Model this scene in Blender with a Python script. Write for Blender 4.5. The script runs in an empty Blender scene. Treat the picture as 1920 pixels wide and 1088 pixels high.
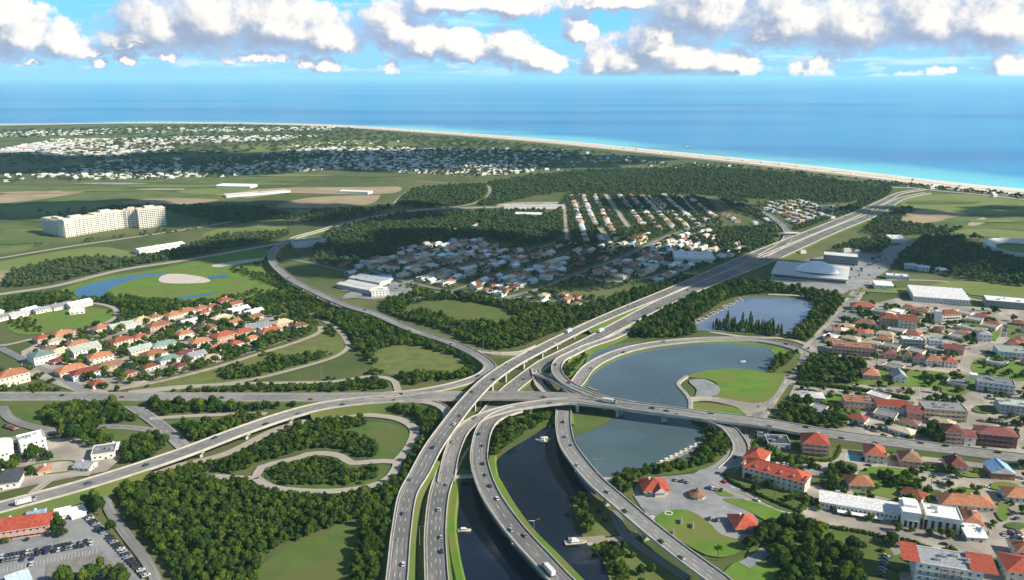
import bpy, math, random
import numpy as np
from mathutils import Vector, Matrix, geometry
R = math.radians
random.seed(7)
rng = np.random.default_rng(7)
S = bpy.context.scene
COL = S.collection

# ------------------------------------------------------------------ camera
FPX, CX, CY, HORIZON, CAMH = 1507.0, 960.0, 544.0, 145.0, 260.0
PITCH = math.atan((CY - HORIZON) / FPX)
cam = bpy.data.cameras.new('camera')
cam.sensor_width = 36.0
cam.lens = 36.0 * FPX / 1920.0
cam.clip_start, cam.clip_end = 1.0, 500000.0
camo = bpy.data.objects.new('camera', cam)
camo.location = (0, 0, CAMH)
camo.rotation_euler = (R(90) - PITCH, 0, 0)
COL.objects.link(camo)
S.camera = camo
CP, SP = math.cos(PITCH), math.sin(PITCH)

def ray(px, py):
    x = (px - CX) / FPX; y = -(py - CY) / FPX
    return Vector((x, CP + y * SP, -SP + y * CP))
def G(px, py, z=0.0):
    d = ray(px, py)
    t = (z - CAMH) / d.z
    return Vector((d.x * t, d.y * t, z))
def proj(x, y, z):
    dz = z - CAMH
    dep = y * CP - dz * SP
    return (CX + FPX * x / dep, CY - FPX * (y * SP + dz * CP) / dep)

# ------------------------------------------------------------------ light and exposure
SUN_EL = R(33.0)
SUN_AZ = math.atan2(0.96, -0.28)          # clockwise from +Y
sd = Vector((math.sin(SUN_AZ) * math.cos(SUN_EL), math.cos(SUN_AZ) * math.cos(SUN_EL), math.sin(SUN_EL)))
sun = bpy.data.lights.new('sun', 'SUN')
sun.energy = 5.0
sun.angle = R(0.55)
sun.color = (1.0, 0.905, 0.74)
suno = bpy.data.objects.new('sun', sun)
suno.rotation_euler = sd.to_track_quat('Z', 'Y').to_euler()
COL.objects.link(suno)
S.view_settings.view_transform = 'Standard'
S.view_settings.look = 'None'
S.view_settings.exposure = 0.66
S.view_settings.gamma = 1.0
S.cycles.max_bounces = 5
S.cycles.diffuse_bounces = 2
S.cycles.glossy_bounces = 3
S.cycles.transmission_bounces = 2
S.cycles.transparent_max_bounces = 4
S.cycles.volume_bounces = 1

class NT:
    """small helper around a node tree"""
    def __init__(s, t): s.t = t
    def n(s, kind, **kw):
        nd = s.t.nodes.new(kind)
        ins = kw.pop('ins', {})
        for k, v in kw.items(): setattr(nd, k, v)
        for k, v in ins.items():
            if isinstance(v, bpy.types.NodeSocket): s.t.links.new(v, nd.inputs[k])
            else: nd.inputs[k].default_value = v
        return nd
    def m(s, op, a, b=None, c=None, clamp=False):
        nd = s.t.nodes.new('ShaderNodeMath'); nd.operation = op; nd.use_clamp = clamp
        for i, v in enumerate((a, b, c)):
            if v is None: continue
            if isinstance(v, bpy.types.NodeSocket): s.t.links.new(v, nd.inputs[i])
            else: nd.inputs[i].default_value = v
        return nd.outputs[0]
    def vm(s, op, a, b=None, c=None):
        nd = s.t.nodes.new('ShaderNodeVectorMath'); nd.operation = op
        for i, v in enumerate((a, b, c)):
            if v is None: continue
            if isinstance(v, bpy.types.NodeSocket): s.t.links.new(v, nd.inputs[i])
            else: nd.inputs[i].default_value = v
        return nd
    def mix(s, f, a, b):
        nd = s.t.nodes.new('ShaderNodeMix'); nd.data_type = 'RGBA'
        for k, v in ((0, f), (6, a), (7, b)):
            if isinstance(v, bpy.types.NodeSocket): s.t.links.new(v, nd.inputs[k])
            else: nd.inputs[k].default_value = (*v, 1) if isinstance(v, tuple) and len(v) == 3 else v
        return nd.outputs[2]
    def ss(s, x, lo, hi, a=0.0, b=1.0):
        nd = s.t.nodes.new('ShaderNodeMapRange'); nd.interpolation_type = 'SMOOTHSTEP'
        for k, v in ((0, x), (1, lo), (2, hi), (3, a), (4, b)):
            if isinstance(v, bpy.types.NodeSocket): s.t.links.new(v, nd.inputs[k])
            else: nd.inputs[k].default_value = v
        return nd.outputs[0]

# ------------------------------------------------------------------ sky with cumulus clouds
W = bpy.data.worlds.new('World'); S.world = W; W.use_nodes = True
nt = W.node_tree; nt.nodes.clear(); K = NT(nt)
SKYS = 0.074
sky = K.n('ShaderNodeTexSky', sky_type='NISHITA', sun_disc=False, sun_elevation=SUN_EL, sun_rotation=SUN_AZ)
sky.air_density = 1.0; sky.dust_density = 0.3; sky.ozone_density = 2.5
tc = K.n('ShaderNodeTexCoord')
sep = K.n('ShaderNodeSeparateXYZ', ins={0: tc.outputs['Generated']})
yy = K.m('MAXIMUM', K.m('ABSOLUTE', sep.outputs[1]), 0.08)
u = K.m('DIVIDE', sep.outputs[0], yy)
v = K.m('DIVIDE', sep.outputs[2], yy)
uv = K.n('ShaderNodeCombineXYZ', ins={0: u, 1: v, 2: 0.0}).outputs[0]
# cloud masses: centre and radii as angles (given as pixel ellipses of the view)
BLOBS = [(30,60,95,62),(110,80,72,36),(165,95,38,14),(0,28,70,50),
         (300,40,100,66),(400,30,150,72),(520,40,150,62),(620,70,80,40),(260,70,80,22),(240,85,60,12),
         (730,55,70,50),(790,80,70,38),(860,85,70,28),(960,90,62,34),(1015,115,52,26),(880,100,60,20),
         (850,5,110,28),(960,8,100,30),(1085,52,32,34),(1140,5,110,22),
         (1230,85,78,56),(1180,110,85,42),(1290,110,80,38),(1370,120,60,30),(1120,118,38,34),(1250,62,40,34),
         (1330,20,110,66),(1480,35,130,62),(1600,40,150,62),(1740,30,150,70),(1860,40,100,60),(1440,62,80,34),
         (1515,138,42,26),(1535,118,26,18),(1660,158,62,15),(1700,155,40,18),(1890,130,44,32),(1900,170,52,14),(1770,168,20,8),
         (235,106,24,15),(490,108,80,12),(570,116,26,16),(610,124,22,14),(738,126,18,15),(60,116,34,10),(190,118,22,8),(310,106,34,6),(1760,132,26,10),(1410,110,22,9)]
def blobs(vec):
    mn = None
    for px, py, rx, ry in BLOBS:
        d = ray(px, py + .30 * ry); c = (d.x / d.y, d.z / d.y)
        sx, sy = FPX / rx, FPX / (ry * 1.3)
        p = K.vm('MULTIPLY_ADD', vec, (sx, sy, 0), (-c[0] * sx, -c[1] * sy, 0)).outputs[0]
        p = K.vm('MAXIMUM', p, K.vm('MULTIPLY', p, (-1, -2.2, 0)).outputs[0]).outputs[0]      # flatter bases
        ln = K.vm('LENGTH', p).outputs['Value']
        mn = ln if mn is None else K.n('ShaderNodeMath', operation='SMOOTH_MIN', ins={0: mn, 1: ln, 2: 0.22}).outputs[0]
    return K.m('MAXIMUM', K.m('SUBTRACT', 1.12, mn), -1.2)
def dens(vec, noise):
    wn = K.n('ShaderNodeTexNoise', noise_dimensions='2D', ins={'Vector': vec, 'Scale': 42.0, 'Detail': 4, 'Roughness': 0.6}).outputs['Color']
    wv = K.vm('MULTIPLY_ADD', wn, (0.034, 0.022, 0), (-0.017, -0.011, 0)).outputs[0]
    b = blobs(K.vm('ADD', vec, wv).outputs[0])
    return K.m('ADD', K.m('MULTIPLY', b, 0.9), noise), b
def fbm(vec, scale, detail, rough=0.56, off=(0, 0, 0)):
    p = K.vm('MULTIPLY_ADD', vec, (scale, scale * 1.25, 1), off).outputs[0]
    return K.n('ShaderNodeTexNoise', noise_dimensions='2D', ins={'Vector': p, 'Scale': 1.0, 'Detail': detail, 'Roughness': rough}).outputs[0]
def puff(vec):
    """broad swell plus rounded billows"""
    a = K.m('MULTIPLY', K.m('SUBTRACT', fbm(vec, 13, 5, 0.55), 0.5), 1.3)
    w = K.vm('ADD', vec, K.vm('MULTIPLY', K.n('ShaderNodeTexNoise', noise_dimensions='2D', ins={'Vector': vec, 'Scale': 60.0, 'Detail': 3}).outputs['Color'], (0.016, 0.012, 0)).outputs[0]).outputs[0]
    def vor(sc, off):
        v_ = K.n('ShaderNodeTexVoronoi', voronoi_dimensions='2D', feature='SMOOTH_F1', ins={'Vector': K.vm('MULTIPLY_ADD', w, (sc, sc*1.2, 1), off).outputs[0], 'Scale': 1.0, 'Smoothness': 0.35}).outputs['Distance']
        return K.m('SUBTRACT', 0.42, v_)
    b = K.m('ADD', K.m('MULTIPLY', vor(36, (0, 0, 0)), 0.34), K.m('MULTIPLY', K.m('SUBTRACT', fbm(vec, 75, 6, 0.68), 0.5), 0.62))
    return K.m('MULTIPLY', K.m('ADD', a, b), 0.72)
LOFF = (0.0150, 0.0125, 0)
uv2 = K.vm('ADD', uv, LOFF).outputs[0]
(d1, b1), (d2, b2) = dens(uv, puff(uv)), dens(uv2, puff(uv2))
alpha = K.ss(d1, -0.02, 0.26)
lit = K.ss(K.m('SUBTRACT', d1, d2), -0.30, 0.32)
broad = K.ss(K.m('SUBTRACT', b1, b2), -0.26, 0.36)
lit = K.m('MULTIPLY', lit, K.m('ADD', K.m('MULTIPLY', broad, 0.80), 0.20))
thick = K.ss(d1, 0.05, 0.75)
sh_col = K.mix(thick, (0.40, 0.60, 0.88), (0.36, 0.45, 0.62))
cl_col = K.mix(lit, sh_col, (1.06, 1.01, 0.95))
# thin high streaks
st = K.n('ShaderNodeTexNoise', noise_dimensions='2D', ins={'Vector': K.vm('MULTIPLY', uv, (5, 70, 1)).outputs[0], 'Scale': 1.0, 'Detail': 5, 'Roughness': 0.6}).outputs[0]
streak = K.m('MULTIPLY', K.ss(st, 0.50, 0.78), 0.55)
grad = K.n('ShaderNodeValToRGB', ins={0: K.m('MULTIPLY', K.m('MAXIMUM', sep.outputs[2], 0.0), 4.0)})
cr = grad.color_ramp; cr.elements[0].position = 0.0; cr.elements[0].color = (0.26, 0.66, 0.93, 1)
cr.elements[1].position = 1.0; cr.elements[1].color = (0.10, 0.36, 0.75, 1)
e = cr.elements.new(0.36); e.color = (0.14, 0.62, 0.95, 1)
# the physical sky gives the light; near the horizon it takes the clear cyan of this humid sea air
lowmask = K.ss(sep.outputs[2], 0.10, 0.35, 0.85, 0.0)
tint = K.vm('SCALE', grad.outputs[0]); tint.inputs['Scale'].default_value = 0.76 / SKYS
skyc = K.mix(lowmask, sky.outputs[0], tint.outputs[0])
hi = K.vm('SCALE', K.mix(0.0, (0.72, 0.9, 1.0), (1, 1, 1))); hi.inputs['Scale'].default_value = 0.80 / SKYS
skyc = K.mix(streak, skyc, hi.outputs[0])
fr = K.n('ShaderNodeTexNoise', noise_dimensions='2D', ins={'Vector': K.vm('MULTIPLY', uv, (24, 85, 1)).outputs[0], 'Scale': 1.0, 'Detail': 6, 'Roughness': 0.62}).outputs[0]
fr = K.m('MULTIPLY', K.ss(fr, 0.54, 0.68), K.m('MULTIPLY', K.ss(v, 0.004, 0.012), K.ss(v, 0.060, 0.030)))
frc = K.vm('SCALE', K.mix(K.ss(v, 0.004, 0.03), (0.62, 0.82, 0.95), (0.55, 0.66, 0.82))); frc.inputs['Scale'].default_value = 0.80 / SKYS
skyc = K.mix(K.m('MULTIPLY', fr, 0.75), skyc, frc.outputs[0])
cl = K.vm('SCALE', cl_col); cl.inputs['Scale'].default_value = 0.66 / SKYS
front = K.ss(sep.outputs[1], 0.0, 0.2)
alpha = K.m('MULTIPLY', K.m('MULTIPLY', alpha, front), K.ss(v, -0.002, 0.004))
fin = K.mix(alpha, skyc, cl.outputs[0])
bg = K.n('ShaderNodeBackground', ins={0: fin, 1: SKYS})
out = K.n('ShaderNodeOutputWorld', ins={0: bg.outputs[0]})
W.cycles.sampling_method = 'MANUAL'; W.cycles.sample_map_resolution = 1024

# ------------------------------------------------------------------ materials
MATS = {}
def mat(name, col, rough=0.85, var=0.15, scale=0.25, col2=None, spec=0.25, metal=0.0, detail=4, uvstreak=False, objrand=0.0, bump=0.0, big=None):
    if name in MATS: return MATS[name]
    m = bpy.data.materials.new(name); m.use_nodes = True
    t = m.node_tree; k = NT(t); b = t.nodes['Principled BSDF']
    geo = k.n('ShaderNodeNewGeometry')
    vec = geo.outputs['Position']
    if uvstreak:
        uvn = k.n('ShaderNodeUVMap', uv_map='UVMap')
        vec = k.vm('MULTIPLY', uvn.outputs[0], (0.75, 0.018, 1)).outputs[0]
    nz = k.n('ShaderNodeTexNoise', ins={'Vector': vec, 'Scale': 1.0 if uvstreak else scale, 'Detail': detail, 'Roughness': 0.6}).outputs[0]
    f = k.ss(nz, 0.28, 0.72)
    lo = tuple(c * (1 - var) for c in col); hi = tuple(min(1, c * (1 + var)) for c in col)
    if col2: lo, hi = col, col2
    c = k.mix(f, lo, hi)
    if big:
        nb = k.n('ShaderNodeTexNoise', ins={'Vector': geo.outputs['Position'], 'Scale': big[0], 'Detail': 3}).outputs[0]
        c = k.mix(k.ss(nb, 0.40, 0.66), c, big[1])
    if objrand:
        oi = k.n('ShaderNodeObjectInfo')
        hs = k.n('ShaderNodeHueSaturation', ins={'Color': c, 'Value': k.m('ADD', k.m('MULTIPLY', oi.outputs['Random'], objrand * 2), 1 - objrand)})
        c = hs.outputs[0]
    t.links.new(c, b.inputs['Base Color'])
    b.inputs['Roughness'].default_value = rough
    b.inputs['Specular IOR Level'].default_value = spec
    b.inputs['Metallic'].default_value = metal
    if bump:
        bn = k.n('ShaderNodeBump', ins={'Height': nz, 'Strength': bump, 'Distance': 0.5})
        t.links.new(bn.outputs[0], b.inputs['Normal'])
    MATS[name] = m
    return m

def leafmat(name, dark, lightc, var=0.5):
    m = bpy.data.materials.new(name); m.use_nodes = True
    t = m.node_tree; t.nodes.clear(); k = NT(t)
    oi = k.n('ShaderNodeObjectInfo'); geo = k.n('ShaderNodeNewGeometry')
    nz = k.n('ShaderNodeTexNoise', ins={'Vector': geo.outputs['Position'], 'Scale': 0.9, 'Detail': 2}).outputs[0]
    nb = k.n('ShaderNodeTexNoise', ins={'Vector': geo.outputs['Position'], 'Scale': 0.018, 'Detail': 2}).outputs[0]
    f = k.m('ADD', k.m('MULTIPLY', oi.outputs['Random'], var), k.m('MULTIPLY', k.ss(nz, 0.3, 0.7), 0.25))
    f = k.m('ADD', f, k.m('MULTIPLY', k.ss(nb, 0.35, 0.65), 0.30), clamp=True)
    c = k.mix(f, dark, lightc)
    c = k.mix(k.m('MULTIPLY', k.ss(k.m('FRACT', k.m('MULTIPLY', oi.outputs['Random'], 7.31)), 0.72, 1.0), 0.75), c, (lightc[0]*1.12, lightc[1]*1.08, lightc[2]*0.8))
    c = k.mix(k.m('MULTIPLY', k.ss(k.m('FRACT', k.m('MULTIPLY', oi.outputs['Random'], 13.7)), 0.7, 1.0), 0.6), c, (dark[0]*.9, dark[1]*1.1, dark[2]*2.2))
    d = k.n('ShaderNodeBsdfDiffuse', ins={0: c})
    tr = k.n('ShaderNodeBsdfTranslucent', ins={0: c})
    mx = k.n('ShaderNodeMixShader', ins={0: 0.28, 1: d.outputs[0], 2: tr.outputs[0]})
    k.n('ShaderNodeOutputMaterial', ins={0: mx.outputs[0]})
    MATS[name] = m
    return m

def watermat(name, col, rough=0.08, bump=0.05, scale=0.12, stretch=(1, 1, 1), attr=None):
    m = bpy.data.materials.new(name); m.use_nodes = True
    t = m.node_tree; k = NT(t); b = t.nodes['Principled BSDF']
    geo = k.n('ShaderNodeNewGeometry')
    vec = k.vm('MULTIPLY', geo.outputs['Position'], stretch).outputs[0]
    nz = k.n('ShaderNodeTexNoise', ins={'Vector': vec, 'Scale': scale, 'Detail': 4}).outputs[0]
    bn = k.n('ShaderNodeBump', ins={'Height': nz, 'Strength': bump, 'Distance': 1.0})
    t.links.new(bn.outputs[0], b.inputs['Normal'])
    b.inputs['Roughness'].default_value = rough
    b.inputs['IOR'].default_value = 1.33
    b.inputs['Specular IOR Level'].default_value = 0.5
    if attr:
        a = k.n('ShaderNodeAttribute', attribute_name='shore').outputs['Fac']
        wob = k.n('ShaderNodeTexNoise', ins={'Vector': k.vm('MULTIPLY', geo.outputs['Position'], (0.0022, 0.0009, 1)).outputs[0], 'Scale': 1.0, 'Detail': 5}).outputs[0]
        far = k.n('ShaderNodeTexNoise', ins={'Vector': k.vm('MULTIPLY', geo.outputs['Position'], (0.00018, 0.0010, 1)).outputs[0], 'Scale': 1.0, 'Detail': 4}).outputs[0]
        a2 = k.m('MULTIPLY', a, k.ss(wob, 0.2, 0.8, 0.6, 1.5))
        c = k.mix(k.ss(a2, 30, 420), (0.16, 0.60, 0.64), (0.020, 0.24, 0.50))
        c = k.mix(k.ss(a2, 500, 5000), c, (0.016, 0.30, 0.58))  # paler far out: horizon haze painted into the sea colour
        c = k.mix(k.m('MULTIPLY', k.ss(far, 0.47, 0.62), 0.70), c, (0.004, 0.10, 0.36))
        c = k.mix(k.ss(a2, 26, 8), c, (0.8, 0.84, 0.84))
    else:
        nb = k.n('ShaderNodeTexNoise', ins={'Vector': geo.outputs['Position'], 'Scale': 0.012, 'Detail': 3}).outputs[0]
        c = k.mix(k.ss(nb, 0.3, 0.7), col, tuple(x * 1.35 for x in col))
    t.links.new(c, b.inputs['Base Color'])
    MATS[name] = m
    return m

M_GROUND = mat('ground_soil', (0.050, 0.082, 0.022), 0.95, 0.4, 0.02, col2=(0.085, 0.105, 0.035), detail=10, big=(0.006, (0.115, 0.125, 0.045)))
M_LAWN = mat('lawn_grass', (0.080, 0.165, 0.020), 0.95, 0.2, 0.06, col2=(0.125, 0.215, 0.030), detail=10, big=(0.03, (0.135, 0.155, 0.038)))
M_LAWND = mat('lawn_dark', (0.055, 0.105, 0.022), 0.95, 0.2, 0.05, col2=(0.095, 0.14, 0.032), detail=10, big=(0.03, (0.10, 0.115, 0.034)))
M_SCRUB = mat('scrub_grass', (0.085, 0.115, 0.028), 0.95, 0.2, 0.08, col2=(0.15, 0.165, 0.055), detail=8)
M_FIELD = mat('field_green', (0.060, 0.105, 0.028), 0.95, 0.2, 0.016, col2=(0.135, 0.160, 0.050), detail=8)
M_FIELDL = mat('field_light', (0.125, 0.17, 0.035), 0.95, 0.2, 0.012, col2=(0.17, 0.20, 0.07), detail=8)
M_TAN = mat('field_tan', (0.26, 0.20, 0.12), 0.95, 0.2, 0.015, col2=(0.36, 0.29, 0.19), detail=8)
M_SAND = mat('beach_sand', (0.62, 0.56, 0.46), 0.95, 0.1, 0.02)
M_DIRT = mat('bare_dirt', (0.34, 0.29, 0.23), 0.95, 0.2, 0.12, detail=7)
M_PAVE = mat('pale_paving', (0.36, 0.325, 0.275), 0.9, 0.25, 0.07, detail=8, big=(0.03, (0.23, 0.215, 0.19)))
M_PLAZA = mat('plaza_paving', (0.21, 0.22, 0.235), 0.9, 0.18, 0.15, detail=8, big=(0.03, (0.27, 0.275, 0.28)))
M_ASPH = mat('road_asphalt', (0.215, 0.213, 0.208), 0.88, 0.36, uvstreak=True, big=(0.025, (0.165, 0.165, 0.165)))
M_ASPHD = mat('motorway_asphalt', (0.165, 0.165, 0.164), 0.85, 0.42, uvstreak=True, big=(0.03, (0.12, 0.121, 0.123)))
M_ASPHL = mat('old_concrete_road', (0.33, 0.305, 0.265), 0.9, 0.22, uvstreak=True)
M_CONC = mat('concrete', (0.44, 0.41, 0.36), 0.9, 0.16, 0.15)
M_LINE = mat('road_paint', (0.62, 0.61, 0.58), 0.7, 0.3, 0.4)
M_WATER = watermat('lake_water', (0.060, 0.095, 0.115), 0.06, 0.025, 0.25)
M_CANAL = watermat('canal_water', (0.007, 0.013, 0.026), 0.06, 0.03, 0.22)
M_POND = watermat('pond_water', (0.10, 0.135, 0.20), 0.04, 0.02, 0.2)
M_BLUE = watermat('blue_pond_water', (0.03, 0.09, 0.18), 0.10, 0.03, 0.2)
M_SEA = watermat('sea_water', (0, 0, 0), 0.28, 0.30, 0.02, (1, 1.6, 1), attr=True)
M_BARK = mat('bark', (0.12, 0.09, 0.065), 0.95, 0.3, 2.0)
M_LEAF = leafmat('leaf_broad', (0.017, 0.045, 0.010), (0.068, 0.118, 0.022), 0.55)
M_LEAFB = leafmat('leaf_bright', (0.040, 0.085, 0.012), (0.125, 0.17, 0.028), 0.5)
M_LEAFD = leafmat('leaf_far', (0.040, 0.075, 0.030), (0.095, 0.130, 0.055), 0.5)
M_GLASS = mat('window_glass', (0.03, 0.04, 0.05), 0.12, 0.3, 0.3, spec=0.6)
M_FRAME = mat('window_frame', (0.62, 0.60, 0.56), 0.6)
M_DARK = mat('dark_metal', (0.04, 0.04, 0.045), 0.5, metal=0.3)
M_STEEL = mat('galvanised_steel', (0.45, 0.46, 0.47), 0.45, 0.1, 0.5, metal=0.6)
M_TYRE = mat('tyre_rubber', (0.02, 0.02, 0.02), 0.9)
PAL = {'white': (0.74, 0.72, 0.67), 'cream': (0.64, 0.58, 0.47), 'grey': (0.42, 0.43, 0.44), 'tan': (0.50, 0.41, 0.29), 'pink': (0.52, 0.31, 0.25),
       'red': (0.27, 0.075, 0.048), 'scarlet': (0.30, 0.062, 0.038), 'orange': (0.35, 0.15, 0.078), 'brown': (0.19, 0.11, 0.075), 'maroon': (0.17, 0.055, 0.050), 'terracotta': (0.32, 0.14, 0.080),
       'dark': (0.045, 0.05, 0.06), 'teal': (0.16, 0.24, 0.22), 'blue': (0.20, 0.33, 0.50), 'slate': (0.22, 0.235, 0.26), 'palegrey': (0.58, 0.59, 0.60), 'skyblue': (0.50, 0.62, 0.72), 'greygreen': (0.30, 0.34, 0.29)}
def wallm(c): return mat('wall_' + c, PAL[c], 0.85, 0.10, 0.5, objrand=0.08)
def roofm(c): return mat('roof_' + c, PAL[c], 0.8, 0.32, 0.7, detail=7, objrand=0.30)

# ------------------------------------------------------------------ mesh helpers
class MB:
    def __init__(s): s.v, s.f, s.m, s.uv = [], [], [], []
    def quad(s, a, b, c, d, mi=0, uv=None):
        i = len(s.v); s.v += [tuple(a), tuple(b), tuple(c), tuple(d)]; s.f.append((i, i + 1, i + 2, i + 3)); s.m.append(mi)
        s.uv += uv or [(0, 0)] * 4
    def tri(s, a, b, c, mi=0):
        i = len(s.v); s.v += [tuple(a), tuple(b), tuple(c)]; s.f.append((i, i + 1, i + 2)); s.m.append(mi); s.uv += [(0, 0)] * 3
    def box(s, x0, x1, y0, y1, z0, z1, mi=0, M=None):
        P = [Vector(p) for p in ((x0,y0,z0),(x1,y0,z0),(x1,y1,z0),(x0,y1,z0),(x0,y0,z1),(x1,y0,z1),(x1,y1,z1),(x0,y1,z1))]
        if M is not None: P = [M @ p for p in P]
        for q in ((3,2,1,0),(4,5,6,7),(0,1,5,4),(1,2,6,5),(2,3,7,6),(3,0,4,7)): s.quad(*[P[i] for i in q], mi=mi)
    def cyl(s, p, q, r0, r1, n=8, mi=0, cap=True):
        p, q = Vector(p), Vector(q); ax = (q - p).normalized()
        e1 = ax.orthogonal().normalized(); e2 = ax.cross(e1)
        A = [p + (e1 * math.cos(2*math.pi*i/n) + e2 * math.sin(2*math.pi*i/n)) * r0 for i in range(n)]
        B = [q + (e1 * math.cos(2*math.pi*i/n) + e2 * math.sin(2*math.pi*i/n)) * r1 for i in range(n)]
        for i in range(n): s.quad(A[i], A[(i+1) % n], B[(i+1) % n], B[i], mi)
        if cap:
            i0 = len(s.v); s.v += [tuple(b) for b in B]; s.f.append(tuple(range(i0, i0 + n))); s.m.append(mi); s.uv += [(0, 0)] * n
            i0 = len(s.v); s.v += [tuple(a) for a in reversed(A)]; s.f.append(tuple(range(i0, i0 + n))); s.m.append(mi); s.uv += [(0, 0)] * n
    def mesh(s, name, mats, smooth=False):
        me = bpy.data.meshes.new(name)
        me.from_pydata(s.v, [], s.f)
        for m in mats: me.materials.append(m)
        if len(mats) > 1: me.polygons.foreach_set('material_index', s.m)
        ul = me.uv_layers.new(name='UVMap')
        ul.data.foreach_set('uv', np.array(s.uv, dtype=np.float32).ravel())
        if smooth: me.polygons.foreach_set('use_smooth', [True] * len(me.polygons))
        me.update()
        return me
def link(name, data, parent=None, loc=(0, 0, 0), rz=0.0, scale=None):
    o = bpy.data.objects.new(name, data); COL.objects.link(o)
    o.location = loc; o.rotation_euler = (0, 0, rz)
    if scale is not None: o.scale = scale
    if parent is not None: o.parent = parent
    return o
def thing(o, label, cat, group=None):
    o['label'] = label; o['category'] = cat
    if group: o['group'] = group
    return o
def struct(o, kind='structure'):
    o['kind'] = kind
    return o
def poly_mesh(name, pts, z, m):
    """flat sheet from a world polygon"""
    P = [Vector((p[0], p[1], 0)) for p in pts]
    tris = geometry.tessellate_polygon([P])
    me = bpy.data.meshes.new(name)
    fs = []
    for t in tris:
        a, b, c = (P[i] for i in t)
        fs.append(t if (b - a).cross(c - a).z > 0 else (t[0], t[2], t[1]))
    me.from_pydata([(p.x, p.y, z) for p in P], [], fs)
    me.materials.append(m); me.update()
    return me
def smooth_closed(pts, n=5):
    out = []; N = len(pts)
    for i in range(N):
        p0, p1, p2, p3 = (Vector(pts[(i + k) % N][:2]) for k in (-1, 0, 1, 2))
        for k in range(n):
            t = k / n
            q = 0.5 * ((2*p1) + (p2 - p0)*t + (2*p0 - 5*p1 + 4*p2 - p3)*t*t + (3*p1 - p0 - 3*p2 + p3)*t**3)
            out.append((q.x, q.y))
    return out
def P2(s):
    """'x,y x,y' -> list of tuples"""
    return [tuple(float(a) for a in w.split(',')) for w in s.split()]
def WP(s): return [tuple(G(x, y)[:2]) for x, y in P2(s)]
_lay = [0.05]
def sheet(name, s, m, curved=True, kind='structure', z=None, label=None):
    w = WP(s)
    if curved: w = smooth_closed(w)
    if z is None: _lay[0] += 0.012; z = _lay[0]
    o = struct(link(name, poly_mesh(name, w, z, m)), kind)
    return o, w
def pip(x, y, poly):
    """vectorised point in polygon"""
    ins = np.zeros(x.shape, bool); n = len(poly)
    for i in range(n):
        x0, y0 = poly[i]; x1, y1 = poly[(i + 1) % n]
        if y0 == y1: continue
        c = ((y0 > y) != (y1 > y)) & (x < (x1 - x0) * (y - y0) / (y1 - y0) + x0)
        ins ^= c
    return ins
def path_sample(pts, step=7.0):
    """Catmull-Rom through world points (x,y,z,...) resampled evenly"""
    A = np.array(pts, float); N = len(A)
    out = []
    for i in range(N - 1):
        p0 = A[max(i-1, 0)]; p1 = A[i]; p2 = A[i+1]; p3 = A[min(i+2, N-1)]
        if i == 0: p0 = 2*p1 - p2
        if i == N - 2: p3 = 2*p2 - p1
        L = np.linalg.norm((p2 - p1)[:2]); n = max(2, int(L / step))
        t0, t1, t2, t3 = 0, max(np.linalg.norm((p1-p0)[:2]), .1)**.5, 0, 0
        t2 = t1 + max(L, .1)**.5; t3 = t2 + max(np.linalg.norm((p3-p2)[:2]), .1)**.5
        for k in range(n):
            t = t1 + (t2 - t1) * k / n
            a1 = (t1-t)/(t1-t0)*p0 + (t-t0)/(t1-t0)*p1; a2 = (t2-t)/(t2-t1)*p1 + (t-t1)/(t2-t1)*p2; a3 = (t3-t)/(t3-t2)*p2 + (t-t2)/(t3-t2)*p3
            b1 = (t2-t)/(t2-t0)*a1 + (t-t0)/(t2-t0)*a2; b2 = (t3-t)/(t3-t1)*a2 + (t-t1)/(t3-t1)*a3
            out.append((t2-t)/(t2-t1)*b1 + (t-t1)/(t2-t1)*b2)
    out.append(A[-1])
    return np.array(out)
# ------------------------------------------------------------------ coast, sea, land
SHORE = [(x, y) for x, y in (G(px, py)[:2] for px, py in P2('0,233.5 250,230 450,230.5 600,233.5 800,245 1000,260 1200,279 1400,299 1600,321 1750,339 1920,357'))]
SHORE = [(-160000, 12000), (-30000, 6500), (-9000, 5000)] + [p for p in SHORE] + [(1900, 1250), (4000, 100), (9000, -3500), (40000, -30000), (120000, -90000)]
SH = path_sample([(x, y, 0) for x, y in SHORE[2:-3]], 60)[:, :2]
SH = [tuple(p) for p in SH]; SHX = SHORE[:2] + SH + SHORE[-3:]
SN = np.array((0.42, 0.907))
def off_shore(p, d): return (p[0] + SN[0] * d, p[1] + SN[1] * d)
# the ground is one sheet from behind the camera to the tide line
land = [off_shore(p, 30) for p in SHX] + [(120000, -120000), (-160000, -120000)]
struct(link('ground', poly_mesh('ground', land, 0.0, M_GROUND)))
rows = [0, 12, 30, 60, 110, 180, 280, 420, 700, 1200, 2500, 6000, 16000, 50000, 160000]
vv, ff, sh = [], [], []
for d in rows:
    for p in SHX:
        q = off_shore(p, d); vv.append((q[0], q[1], 0.15)); sh.append(float(d))
n = len(SHX)
for r in range(len(rows) - 1):
    for i in range(n - 1): ff.append((r*n+i, r*n+i+1, (r+1)*n+i+1, (r+1)*n+i))
me = bpy.data.meshes.new('sea'); me.from_pydata(vv, [], ff); me.materials.append(M_SEA)
a = me.attributes.new('shore', 'FLOAT', 'POINT'); a.data.foreach_set('value', sh); me.update()
if me.polygons[0].normal.z < 0: me.flip_normals()
struct(link('sea', me))
def strip_shore(name, d0, d1, z, m):
    b = MB()
    for i in range(len(SH) - 1):
        b.quad((*off_shore(SH[i], d0), z), (*off_shore(SH[i+1], d0), z), (*off_shore(SH[i+1], d1), z), (*off_shore(SH[i], d1), z))
    o = struct(link(name, b.mesh(name, [m])))
    return o
strip_shore('beach', -115, 4, 0.22, M_SAND)
strip_shore('coast_road', -150, -128, 0.24, M_ASPHL)
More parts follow.
